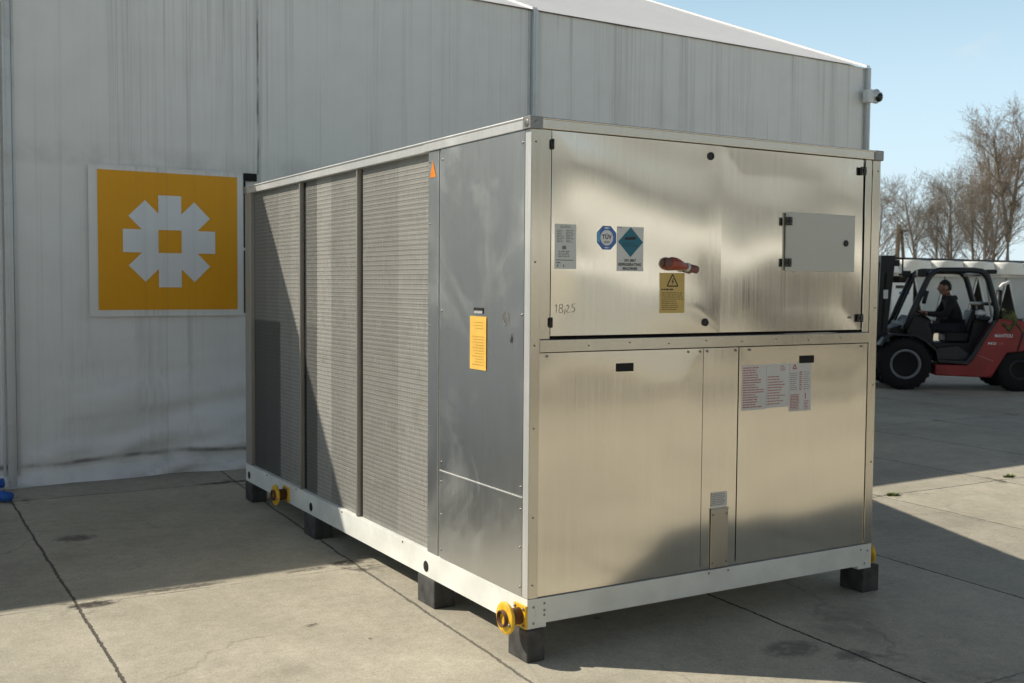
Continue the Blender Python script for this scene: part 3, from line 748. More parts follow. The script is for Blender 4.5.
# roof: two slopes, one sheet per bay
for i, (a, b) in enumerate(zip(posts, posts[1:])):
    def fr(s, t, a=a, b=b):
        U = a + (b - a) * s; V = -.045 + (DEP / 2 + .045) * t
        sag = -.05 * sin(pi * s) * (1 + .3 * sin(t * 9)); rip = .012 * noise.noise(Vector((U * 1.5, V * .4, 2)))
        return (U, V, EZ + .012 + PITCH * V + (sag + rip) * min(1, t * 8))
    m = MB(TX); m.grid(fr, 24, 30)
    m.grid(lambda s, t, a=a, b=b: (a + (b - a) * s, DEP / 2 + DEP / 2 * t, EZ + .012 + PITCH * DEP / 2 * (1 - t)), 4, 4)
    m.build('roof', M['roof'], tent)
m = MB(TX)
for u in posts: m.prism([(-.03, EZ + .0), (DEP / 2, EZ + .0 + PITCH * DEP / 2), (DEP / 2, EZ + .022 + PITCH * DEP / 2), (-.03, EZ + .022)], 'x', u - .03, u + .03)
m.build('roof_seam', M['roof'], tent)
gab = MB(TX); ue = posts[-1]; us = posts[0]
for u in (ue - .01, us + .01):
    gab.add([(u, .05, 0), (u, DEP, 0), (u, DEP, EZ), (u, DEP / 2, EZ + PITCH * DEP / 2), (u, .05, EZ)], [(0, 1, 2, 3, 4)])
gab.add([(us, DEP, 0), (ue, DEP, 0), (ue, DEP, EZ), (us, DEP, EZ)], [(0, 1, 2, 3)])
gab.build('gable_wall', M['wall'], tent)
# banner patch with the orange square and the eight-armed mark
bx, bz = 1.205, 1.941
m = MB(TX); m.add([(.565, -.028, 1.325), (1.850, -.028, 1.325), (1.850, -.028, 2.545), (.565, -.028, 2.545)], [(0, 1, 2, 3)]); ban = m.build('banner', M['wall'], tent)
m = MB(TX); m.box(1.832, 1.850, -.034, -.0305, 1.345, 1.885); m.box(1.832, 1.850, -.034, -.0305, 1.905, 2.477); m.box(1.832, 1.95, -.036, -.0305, 2.478, 2.545)
m.build('closure_strip', M['dark'], ban)
m = MB(TX); m.box(bx - .570, bx + .570, -.033, -.0305, bz - .563, bz + .563); m.build('orange_square', M['orange'], ban)
pts = []; Rr, w = .378, .094; rn = w / sin(pi / 8)
for k in range(8):
    t = k * pi / 4
    pts += [(bx + Rr * cos(t) + w * sin(t), bz + Rr * sin(t) - w * cos(t)), (bx + Rr * cos(t) - w * sin(t), bz + Rr * sin(t) + w * cos(t)),
            (bx + rn * cos(t + pi / 8), bz + rn * sin(t + pi / 8))]
m = MB(TX); m.add([(bx, -.0355, bz)] + [(p[0], -.0355, p[1]) for p in pts], [(0, 1 + i, 1 + (i + 1) % 24) for i in range(24)])
m.build('white_mark', M['mark'], ban)
m = MB(TX); m.box(bx - .094, bx + .094, -.0385, -.037, bz - .094, bz + .094); m.build('centre_square', M['orange'], ban)
for i,(u,z0,z1) in enumerate(((1.96, 2.62, 3.9), (6.3, 1.5, 4.2))):
    pass
# security camera at the corner post
sc_ = TX @ Vector((9.79, -.06, 3.97))
cam = empty('security_camera', sc_, 'small white dome security camera fixed to the right corner post of the tent', 'security camera')
cx, cy, cz = sc_
m = MB(); m.box(cx - .07, cx + .05, cy - .09, cy, cz - .07, cz + .09); m.build('housing', M['cam_white'], cam, bevel=.012)
m = MB(); m.tube([(cx + .04, cy - .06, cz + .03), (cx + .10, cy - .06, cz + .03)], [.05, .075], 16); m.lathe([(.078, 0), (.080, .05), (.060, .075), (0, .075)], (cx + .10, cy - .06, cz + .055), (0, 0, -1), 20); m.build('bracket', M['cam_white'], cam)
m = MB(); m.lathe([(.062, 0), (.058, .03), (.04, .052), (0, .06)], (cx + .105, cy - .09, cz + .0), (.25, -.8, -.1), 20); m.build('lens', M['glass_dark'], cam)
m = MB(); m.lathe([(.05, 0), (.048, .03), (.03, .05), (0, .058)], (cx + .10, cy - .06, cz - .02), (0, 0, -1), 20); m.build('dome', M['cam_white'], cam)

# blue hose at the left post
m = MB()
m.tube([(-1.53, 5.12, .075), (-1.66, 5.16, .06), (-1.95, 5.17, .05), (-2.4, 5.12, .05), (-2.62, 5.04, .05), (-2.66, 4.93, .05), (-2.55, 4.84, .05), (-2.2, 4.86, .05), (-1.85, 4.92, .05), (-1.66, 4.84, .05), (-1.535, 4.67, .045)],
       [.042, .047, .045, .048, .045, .044, .045, .048, .046, .045, .040], 12, squash=.85)
tag(m.build('hose', M['blue_hose']), 'blue hose lying on the concrete at the foot of the left tent post', 'hose')

# weeds in the slab joint
def tuft(x, y, n, label):
    m = MB()
    for i in range(n):
        a = random.random() * 2 * pi; l = .008 + .025 * random.random(); r = .065 * random.random() ** .7; px, py = x + r * cos(a) , y + r * .35 * sin(a)
        d = Vector((cos(a) * .6, sin(a) * .6, .8)); s_ = Vector((-sin(a), cos(a), 0)) * .006
        p = Vector((px, py, 0)); q = p + d * l * .6; e = p + d * l + Vector((cos(a), sin(a), -.3)) * l * .3
        m.add([p - s_, p + s_, q + s_, q - s_, e], [(0, 1, 2, 3), (3, 2, 4)])
    tag(m.build('weed_tuft', M['grass'], recalc=False), label, 'weed')
tuft(4.40, 1.78, 90, 'small green weeds in the slab joint right beside the unit')
tuft(5.95, 1.86, 80, 'small dry weeds in the sunlit slab joint near the right edge')

# ------------------------------------------------------------------ forklift (X rearwards, Y away, Z up; origin under the near front wheel)
FA = Vector((11.615, 7.612, 0)); fa = radians(-38.6)
FX = Matrix.Translation(FA) @ Matrix.Rotation(fa, 4, 'Z')
fork = empty('forklift', FA, 'red and black rough terrain forklift parked in the shade on the right', 'forklift', rz=fa)
def fb(): return MB(FX)
def wheel(x, y, r, rr, wd, side):
    m = fb(); s = side
    prof = [(rr, 0), (rr + .01, -.02), (r - .07, -.015), (r - .02, .01), (r, .05), (r, wd - .05), (r - .02, wd - .01), (r - .07, wd), (rr, wd)]
    m.lathe([(p[0], s * p[1]) for p in prof], (x, y, r), (0, 1, 0), 40)
    for k in range(24):
        t = 2 * pi * k / 24
        for h in (0, 1):
            c_, s_ = cos(t + h * .13), sin(t + h * .13); c2, s2 = cos(t + .11 + h * .13), sin(t + .11 + h * .13)
            ya, yb = (y + s * .03, y + s * wd * .5) if h == 0 else (y + s * wd * .5, y + s * (wd - .03))
            v = []
            for yy in (ya, yb):
                for (cc, ss) in ((c_, s_), (c2, s2)):
                    v += [(x + cc * (r - .02), yy, r + ss * (r - .02)), (x + cc * (r + .012), yy, r + ss * (r + .012))]
            m.add(v, [(0, 1, 3, 2), (4, 6, 7, 5), (0, 4, 5, 1), (2, 3, 7, 6), (1, 5, 7, 3)])
    w_ = m.build('wheel', M['tyre'], fork)
    m = fb(); q = s
    m.lathe([(rr + .012, q * .03), (rr + .012, -q * .022), (rr - .018, -q * .026), (rr - .03, q * .005), (rr - .045, q * .03), (rr - .06, q * .045), (rr * .55, q * .05), (rr * .45, q * .02), (rr * .25, q * .01), (0, q * .01)], (x, y, r), (0, 1, 0), 32)
    for k in range(8): m.lathe([(.020, q * .06), (.020, q * .028), (0, q * .028)], (x + .155 * cos(k * pi / 4) * rr / .25, y, r + .155 * sin(k * pi / 4) * rr / .25), (0, 1, 0), 8, 1)
    m.build('rim', [M['rim'] if r > .35 else M['fl_grey'], M['fl_black']], w_)
wheel(0, 0, .405, .225, .30, 1); wheel(0, 1.35, .405, .225, .30, -1)
wheel(1.72, .05, .34, .15, .22, 1); wheel(1.72, 1.30, .34, .15, .22, -1)
# red chassis and rear body
def prism_y(poly, y0, y1, mat, name, bev=.012, parent=None):
    m = fb(); m.prism(poly, 'y', y0, y1); return m.build(name, mat, parent or fork, bevel=bev)
body = prism_y([(.46, .235), (1.30, .215), (1.52, .60), (1.78, .635), (2.02, .64), (2.06, .72), (2.05, 1.04), (1.90, 1.09), (1.37, 1.135), (1.30, 1.02), (1.02, .50), (.93, .405), (.46, .405)], .02, 1.33, M['fl_red'], 'body', .02)
prism_y([(1.35, .30), (1.52, .585), (2.0, .62), (2.0, .35), (1.5, .25)], .32, 1.03, M['fl_black'], 'rear_axle_frame')
prism_y([(2.03, .36), (2.36, .42), (2.40, .95), (2.28, 1.05), (2.055, 1.045)], .06, 1.29, M['fl_red'], 'counterweight', .03)
m = fb(); m.prism([(1.66, .62), (1.685, .62), (1.76, .92), (1.735, .92)], 'y', .012, .019)
m.build('body_seam', M['fl_black'], body)
# step, floor and fender
m = fb(); m.prism([(.49, .44), (.93, .41), (1.02, .50), (1.36, 1.10), (1.32, 1.12), (.985, .565), (.915, .475), (.52, .485)], 'y', .0, .10); m.prism([(.49, .48), (.93, .475), (1.0, .57), (.80, .70), (.50, .66)], 'y', .10, 1.25)
m.build('step', M['fl_grey'], fork, bevel=.01)
arc = [(-.40, .70), (-.33, .83), (-.22, .885), (.14, .87), (.30, .79), (.475, .645), (.52, .47)]
arc2 = [(p[0] * .93 + .01, p[1] - .03) for p in arc][::-1]
m = fb(); m.prism(arc + arc2, 'y', -.02, .34); m.prism(arc + arc2, 'y', 1.01, 1.37); m.build('fender', M['fl_grey'], fork, bevel=.01)
prism_y([(-.18, .30), (.46, .30), (.50, .86), (.02, 1.02), (-.18, .95)], .34, 1.01, M['fl_black'], 'front_frame')
# cab frame tubes
nearp = [(.0, .96), (.11, 1.25), (.30, 1.70), (.345, 1.79), (.42, 1.865), (.50, 1.885), (1.00, 1.885), (1.12, 1.87), (1.20, 1.80), (1.24, 1.70), (1.36, 1.28), (1.35, 1.08)]
m = fb()
for yy in (.06, 1.29): m.tube([(p[0], yy, p[1]) for p in nearp], .047, 10)
for (x_, z_) in ((.36, 1.81), (.75, 1.885), (1.18, 1.82)): m.tube([(x_, .06, z_), (x_, 1.29, z_)], .028, 8)
for yy in (.3, .5, .68, .86, 1.05): m.tube([(.42, yy, 1.865), (1.14, yy, 1.865)], .012, 6)
m.tube([(1.30, .06, 1.36), (1.30, 1.29, 1.36)], .028, 8)
cabf = m.build('cab_frame', M['fl_grey'], fork)
m = fb(); m.tube([(1.08, .10, 1.86), (1.20, .10, 1.74), (1.30, .10, 1.15)], .016, 8); m.build('grab_rail', M['cab_grey'], cabf)
m = fb(); m.prism([(.02, 1.0), (.06, 1.0), (.37, 1.76), (.33, 1.76)], 'y', 1.16, 1.23); m.prism([(-.02, .96), (.02, .96), (.06, 1.05), (.03, 1.07)], 'y', .10, 1.25); m.build('windscreen_post', M['fl_black'], cabf)
# lamps and mirror
for yy, nm in ((.12, 0), (1.22, 1)):
    m = fb(); m.box(.17, .30, yy - .07, yy + .07, 1.79, 1.89); m.tube([(.27, yy, 1.83), (.38, yy, 1.84)], .02, 6)
    h_ = m.build('headlight', M['fl_black'], fork, bevel=.02)
    m = fb(); m.lathe([(.055, 0), (.055, .008), (0, .012)], (.172, yy, 1.84), (-1, 0, 0), 16); m.build('lens', M['lamp'], h_)
m = fb(); m.box(1.20, 1.36, .10, .22, 1.83, 1.90); m.tube([(1.16, .12, 1.86), (1.22, .14, 1.86)], .015, 6); m.build('work_lamp', M['fl_black'], fork, bevel=.02)
m = fb(); m.tube([(.20, .04, 1.44), (.27, -.03, 1.52), (.28, -.05, 1.45)], .012, 6); m.tube([(.29, -.05, 1.56), (.24, -.05, 1.36)], [.016, .016], 8, squash=2.0); m.build('mirror', M['fl_black'], fork)
# mast with channels, cross bars, cylinders and carriage
def slanted(x0, x1, z0, z1, y0, y1, mat, name, parent):
    m = fb(); k0 = .037; k1 = .037 if x1 < -.29 or x1 == -.27 else .085
    m.prism([(x0 + (z0 - .2) * k0, z0), (x1 + (z0 - .2) * k1, z0), (x1 + (z1 - .2) * k1, z1), (x0 + (z1 - .2) * k0, z1)], 'y', y0, y1); return m.build(name, mat, parent, bevel=.008)
mast = slanted(-.415, -.285, .16, 2.12, .30, .40, M['fl_black'], 'mast', fork)
slanted(-.415, -.285, .16, 2.12, .95, 1.05, M['fl_black'], 'channel', mast); slanted(-.385, -.30, .20, 2.08, .40, .46, M['fl_black'], 'channel', mast); slanted(-.385, -.30, .20, 2.08, .89, .95, M['fl_black'], 'channel', mast)
slanted(-.36, -.30, .9, 1.85, .30, .38, M['fl_black'], 'cylinder', mast)
for (z0, z1) in ((2.02, 2.12), (1.30, 1.38), (.30, .42)): slanted(-.385, -.31, z0, z1, .46, .89, M['fl_black'], 'cross_bar', mast)
m = fb(); m.box(-.20, .01, .36, .42, 2.07, 2.09); m.box(-.005, .012, .36, .42, 1.82, 2.07); m.box(-.12, -.05, .34, .44, 1.95, 2.05); m.box(-.05, .02, .36, .42, 1.80, 1.83); m.build('bracket', M['fl_black'], mast, bevel=.004)
m = fb(); m.box(-.30, -.23, .292, .2985, 1.43, 1.57); m.build('mast_label', M['silver_label'], mast)
m = fb(); m.box(-.56, -.48, .16, 1.19, .25, .33); m.box(-.56, -.48, .16, 1.19, .62, .70); m.box(-.53, -.49, .20, .26, .30, 1.05); m.box(-.53, -.49, 1.09, 1.15, .30, 1.05); m.box(-.53, -.49, .20, 1.15, .98, 1.05)
cr_ = m.build('carriage', M['fl_black'], mast, bevel=.006)
for yy in (.36, .92):
    m = fb(); m.prism([(-.60, .70), (-.56, .70), (-.56, .10), (-.60, .06), (-1.72, .075), (-1.72, .09), (-.60, .115)], 'y', yy, yy + .10); m.build('fork_blade', M['fl_black'], cr_)
# seat, dashboard, steering wheel
m = fb(); m.prism([(.42, .45), (1.02, .45), (1.30, 1.02), (1.32, 1.10), (1.10, 1.10), (1.02, .735), (.50, .735), (.44, .60)], 'y', .30, 1.05); m.build('seat_base', M['fl_black'], fork, bevel=.01)
m = fb(); m.prism([(.70, .74), (1.18, .74), (1.22, .90), (.70, .90)], 'y', .42, .92); m.prism([(1.00, .90), (1.14, .90), (1.20, 1.24), (1.10, 1.26)], 'y', .44, .90); m.build('seat', M['fl_black'], fork, bevel=.03)
m = fb(); m.prism([(.06, .80), (.46, .62), (.42, .92), (.34, 1.12), (.16, 1.16), (.04, 1.0)], 'y', .16, 1.18); m.build('dashboard', M['fl_black'], fork, bevel=.02)
m = fb(); ctr = Vector((.36, .66, 1.17)); nrm = Vector((.55, 0, .83)).normalized(); e1 = Vector((0, 1, 0)); e2 = nrm.cross(e1)
m.tube([ctr + (e1 * cos(t * pi / 10) + e2 * sin(t * pi / 10)) * .17 for t in range(20)], .015, 8, closed=True)
for t in (0, 2.1, 4.2): m.tube([ctr, ctr + (e1 * cos(t) + e2 * sin(t)) * .165], .011, 6)
m.tube([ctr, ctr - nrm * .25], .025, 8); m.build('steering_wheel', M['fl_black'], fork)
m = fb(); m.box(1.12, 1.30, .12, .36, 1.10, 1.17); m.build('engine_cover', M['fl_grey'], fork, bevel=.03)
# exhaust
m = fb(); m.tube([(1.46, .30, 1.05), (1.46, .30, 1.58)], [.045, .045], 12, 0); m.tube([(1.46, .30, 1.57), (1.465, .30, 1.62), (1.50, .28, 1.67), (1.60, .26, 1.71)], [.026, .026, .026, .026], 10, 1); m.build('exhaust', [M['fl_black'], M['cam_white']], fork)
# lettering on the red side
f = Flat('front', .0185)
f.mb.xf = FX
f.text('MANITOU', 1.465, .872, .265, .052, 0, 1, .02); f.build('lettering', [M['lab_white']], body)
f = Flat('front', .0185); f.mb.xf = FX; f.text('MSI', 1.295, .750, .12, .042, 0, 1, .01); f.build('lettering', [M['lab_white']], body)
f = Flat('front', .0185); f.mb.xf = FX; f.text('30', 1.42, .750, .075, .042, 0, 1, .01); f.build('lettering', [M['ink_red']], body)
f = Flat('front', .0185); f.mb.xf = FX; f.stroke([(1.10, .560), (1.32, .475)], .016, 0, 1); f.build('stripe', [M['ink_red']], body)

# cloth on the hood
def fj(s, t):
    X = 1.44 + .30 * s; Y = .03 + .50 * t
    drop = max(0, .16 - t) * 1.9
    z = 1.145 + .11 * math.exp(-((s - .45) / .35) ** 2) + .05 * noise.noise(Vector((s * 4, t * 4, 3))) - drop * (.5 + .5 * math.exp(-((s - .35) / .18) ** 2)) - max(0, s - .7) * .3
    return (X, Y - .012 * (t < .16) - .02, z)
m = MB(FX); m.grid(fj, 26, 26); jk = m.build('jacket', M['jacket']); sm_ = jk.modifiers.new('thick', 'SOLIDIFY'); sm_.thickness = .012
tag(jk, 'crumpled green and yellow work jacket lying on the forklift hood', 'jacket')
def fbg(s, t):
    a = 2 * pi * s; b = pi * t; r = 1 + .22 * noise.noise(Vector((cos(a) * 2, sin(a) * 2, b * 2)))
    return (1.17 + .08 * r * sin(b) * cos(a), .24 + .08 * r * sin(b) * sin(a), 1.215 - .050 * r * cos(b))
m = MB(FX); m.grid(fbg, 20, 12); tag(m.build('plastic_bag', M['cam_white']), 'crumpled pale bag lying behind the forklift seat', 'bag')

# ------------------------------------------------------------------ the driver: one skinned body with head, hair and clothes
def driver():
    root = empty('person', FX @ Vector((.95, .67, .90)), 'driver in dark hooded top sitting in the forklift cab, facing left', 'person', rz=fa)
    J = {'pelvis': (.93, .67, .97, .165), 'waist': (.905, .67, 1.10, .160), 'chest': (.84, .67, 1.30, .175), 'neckb': (.785, .67, 1.45, .085), 'neck': (.762, .67, 1.50, .055),
         'sl': (.81, .48, 1.40, .085), 'el': (.68, .43, 1.17, .060), 'wl': (.47, .53, 1.19, .038), 'hl': (.39, .55, 1.215, .035),
         'sr': (.81, .86, 1.40, .085), 'er': (.68, .91, 1.17, .060), 'wr': (.47, .81, 1.19, .038), 'hr': (.39, .79, 1.215, .035),
         'tl': (.88, .58, .95, .095), 'kl': (.50, .54, .96, .070), 'al': (.42, .54, .60, .045), 'fl': (.28, .54, .565, .040),
         'tr': (.88, .76, .95, .095), 'kr': (.50, .80, .96, .070), 'ar': (.42, .80, .60, .045), 'fr': (.28, .80, .565, .040)}
    E_ = [('pelvis', 'waist'), ('waist', 'chest'), ('chest', 'neckb'), ('neckb', 'neck'), ('chest', 'sl'), ('sl', 'el'), ('el', 'wl'), ('wl', 'hl'), ('chest', 'sr'), ('sr', 'er'), ('er', 'wr'), ('wr', 'hr'),
          ('pelvis', 'tl'), ('tl', 'kl'), ('kl', 'al'), ('al', 'fl'), ('pelvis', 'tr'), ('tr', 'kr'), ('kr', 'ar'), ('ar', 'fr')]
    names = list(J)
    def skinned(keys, edges, rads, name, mats, parent, matfn=None, rootk=0):
        W_ = WM[parent.name]; Wi = W_.inverted()
        me = bpy.data.meshes.new(name); me.from_pydata([Wi @ (FX @ Vector(k)) for k in keys], edges, [])
        ob = bpy.data.objects.new(name, me); COL.objects.link(ob)
        sk = ob.modifiers.new('skin', 'SKIN'); sk.use_smooth_shade = True
        sub = ob.modifiers.new('sub', 'SUBSURF'); sub.levels = 2; sub.render_levels = 2
        for i, r in enumerate(rads):
            v = me.skin_vertices[0].data[i]; v.radius = (r, r) if not isinstance(r, tuple) else r; v.use_root = (i == rootk)
        dg = bpy.context.evaluated_depsgraph_get(); dg.update()
        nm = bpy.data.meshes.new_from_object(ob.evaluated_get(dg)); bpy.data.objects.remove(ob)
        return nm
    def finish(nm, name, mats, parent, matfn=None):
        nm.materials.clear()
        for mt in mats: nm.materials.append(mt)
        if matfn:
            for p in nm.polygons: p.material_index = matfn(p.center)
        for p in nm.polygons: p.use_smooth = True
        o = bpy.data.objects.new(name, nm); COL.objects.link(o); o.parent = parent; WM[o.name] = WM[parent.name].copy(); return o
    ox, oy, oz = .95, .67, .90
    # head, hands and fingers joined into the same mesh as the body
    nm = skinned([J[n][:3] for n in names], [(names.index(a), names.index(b)) for a, b in E_], [(J[n][3], J[n][3] * (.80 if n in ('chest', 'waist', 'pelvis') else 1)) for n in names], 'body', [], root)
    bm = bmesh.new(); bm.from_mesh(nm)
    W_ = WM[root.name]; Wi = W_.inverted()
    # head: shaped sphere with brow, nose, chin and ears
    hc = Vector((.725, .67, 1.612)); hb = bmesh.ops.create_uvsphere(bm, u_segments=24, v_segments=18, radius=1.0)
    for v in hb['verts']:
        p = v.co.copy(); f_ = -p.x
        q = Vector((p.x * .098, p.y * .076, p.z * .118))
        if p.z < -.2: q.x += -.012 * (-p.z - .2) ; q.y *= 1 - .25 * (-p.z - .2)
        if f_ > .8 and abs(p.y) < .28 and -.35 < p.z < .15: q.x -= .026 * (1 - abs(p.y) / .28) * (1 - abs(p.z + .15) / .30 if abs(p.z + .15) < .3 else 0)
        if f_ > .6 and .05 < p.z < .25 and .2 < abs(p.y) < .6: q.x += .010
        if f_ > .6 and -.55 < p.z < -.42 and abs(p.y) < .4: q.x += .005
        if abs(p.y) > .93 and abs(p.z) < .35: q.y *= 1.16
        v.co = Wi @ (FX @ (hc + q))
    # fingers
    def finger(base, pts, r):
        for (a, b) in zip(pts, pts[1:]):
            A = FX @ (Vector(base) + Vector(a)); B = FX @ (Vector(base) + Vector(b)); d = (B - A); l = d.length
            c_ = bmesh.ops.create_cone(bm, cap_ends=True, segments=8, radius1=r, radius2=r * .9, depth=l + r)
            rot = d.to_track_quat('Z', 'Y').to_matrix().to_4x4(); mt = Wi @ Matrix.Translation((A + B) / 2) @ rot
            for v in c_['verts']: v.co = mt @ v.co
    for sgn, hx in ((1, .55), (-1, .79)):
        b_ = (.39, hx, 1.215)
        for k in range(4): finger(b_, [(-.01, (k - 1.5) * .020, .012), (-.055 - .004 * (k % 2), (k - 1.5) * .021, .005), (-.072, (k - 1.5) * .020, -.025), (-.052, (k - 1.5) * .019, -.042)], .0088)
        finger(b_, [(.01, sgn * .034, .0), (-.022, sgn * .050, -.012), (-.046, sgn * .042, -.020)], .010)
    bm.to_mesh(nm); bm.free()
    def mf(c):
        q = FX.inverted() @ (W_ @ c)
        if q.z > 1.485 and q.x < .86 and abs(q.y - .67) < .12: return 1
        if q.x < .435 and q.z > 1.12: return 1
        return 0
    body_ = finish(nm, 'body', [M['hoodie'], M['skin']], root, mf)
    # trousers
    ks = ['pelvis', 'tl', 'kl', 'al', 'tr', 'kr', 'ar']; ed = [(0, 1), (1, 2), (2, 3), (0, 4), (4, 5), (5, 6)]
    t_ = skinned([J[k][:3] for k in ks], ed, [J[k][3] + .012 for k in ks], 'trousers', [], root); finish(t_, 'trousers', [M['jeans']], root)
    # hood and jacket hem
    m = MB(FX); m.tube([(.84, .55, 1.405), (.875, .60, 1.44), (.885, .67, 1.45), (.875, .74, 1.44), (.84, .79, 1.405)], [.035, .042, .044, .042, .035], 12); m.tube([(.82, .57, 1.43), (.73, .63, 1.447), (.715, .67, 1.442), (.73, .71, 1.447), (.82, .77, 1.43)], .030, 10); m.build('hood', M['hoodie'], root)
    m = MB(FX)
    def hair(s, t):
        a = 2 * pi * s; b = (pi * .62) * t
        p = Vector((sin(b) * cos(a), sin(b) * sin(a), cos(b)))
        k = 1.06 + .02 * noise.noise(p * 6)
        lim = p.x < -.55 and p.z < .45
        k = .93 if lim else k
        return (hc.x + .006 + p.x * .098 * k, hc.y + p.y * .077 * k, hc.z + .004 + p.z * .119 * k)
    m.grid(hair, 28, 16); m.build('hair', M['hair'], root)
    for yy in (.54, .80):
        m = MB(FX); m.tube([(.46, yy, .545), (.36, yy, .545), (.25, yy, .53), (.21, yy, .52)], [.048, .052, .046, .030], 12, squash=.75); m.build('shoe', M['shoe'], root)
    for yy in (.64, .70):
        m = MB(FX); m.lathe([(.012, 0), (.008, .004), (0, .005)], (hc.x - .088, yy, hc.z + .018), (-1, 0, 0), 10); m.build('eye', M['glass_dark'], root)
driver()

# ------------------------------------------------------------------ white shed row behind
YS0 = 24.0
shed = empty('canopy_shed', (38, YS0 + 2, 0), 'long low white shed with scalloped canopy and tapered panels behind the forklift', 'shed')
m = MB(); m.box(32.2, 52, YS0 + .9, YS0 + 4.5, 0, 2.45); m.build('back_wall', M['shed_brown'], shed)
m = MB(); m.box(26.0, 32.19, YS0 + 1.6, YS0 + 4.5, 0, 2.45); m.build('end_wall', M['shed_beige'], shed)
m = MB(); m.box(25.5, 52, YS0 + .1, YS0 + 4.8, 2.69, 2.74); m.box(25.5, 52, YS0 + .05, YS0 + .098, 2.68, 2.76); m.build('roof', M['fl_black'], shed)
xs0 = 32.87 - 1.92 * 4
for i in range(14):
    x0 = xs0 + i * 1.92
    def fs(s, t, x0=x0):
        X = x0 + 1.92 * s; bul = .95 * (1 - s) ** .7 * sin(min(1, s * 6) * pi / 2) * (.25 + .75 * t)
        return (X, YS0 + .05 - bul * .75 - (1 - t) * .25, 2.16 + .50 * t)
    m = MB(); m.grid(fs, 20, 8); m.add([fs(0, 0), fs(0, 1), (x0, YS0 + .05, 2.66), (x0, YS0 + .05, 2.16)], [(0, 1, 2, 3)])
    cn = m.build('canopy_scallop', M['shed_white'], shed); so = cn.modifiers.new('thick', 'SOLIDIFY'); so.thickness = .02; so.offset = 1
for i in range(10):
    xc = 32.95 + i * 1.92 + .0
    m = MB(); m.prism([(xc - .92, 2.15), (xc + .92, 2.15), (xc + .27, .35), (xc - .27, .35)], 'y', YS0 + .05, YS0 + .12)
    m.prism([(xc - .62, .35), (xc - .52, .35), (xc - .52, 0), (xc - .62, 0)], 'y', YS0 + .2, YS0 + .3) if False else None
    m.box(xc - .25, xc - .18, YS0 + .055, YS0 + .115, 0, .352); m.box(xc + .18, xc + .25, YS0 + .055, YS0 + .115, 0, .352)
    pn = m.build('tapered_panel', M['shed_panel'], shed, bevel=.03)
    m = MB(); m.tube([(xc - .955, YS0 + .03, 2.12), (xc - .30, YS0 + .03, .35)], .035, 6); m.tube([(xc + .955, YS0 + .03, 2.12), (xc + .30, YS0 + .03, .35)], .035, 6); m.build('edge_trim', M['shed_white'], pn)
m = MB(); m.box(25.5, 52, YS0 - .12, YS0 + .04, 2.05, 2.155); m.build('fascia', M['shed_panel'], shed)
cabn = empty('storage_cabinet', (31.2, YS0 + .5, 0), 'white metal cabinet with dark slot and blue lettering, left of the forklift cab', 'cabinet')
m = MB(); m.box(30.75, 31.95, YS0 + .0, YS0 + .9, .06, 1.80); m.box(30.8, 31.9, YS0 + .05, YS0 + .85, 0, .06); m.build('body', M['shed_white'], cabn, bevel=.02)
m = MB(); m.box(30.95, 31.75, YS0 - .006, YS0 + .01, 1.58, 1.70); m.build('slot', M['fl_black'], cabn)
f = Flat('front', YS0 - .003)
for i in range(4): f.rect(31.15 + i * .15, 31.27 + i * .15, 1.36, 1.46, 0, 1)
f.build('lettering', [M['lab_blue']], cabn)

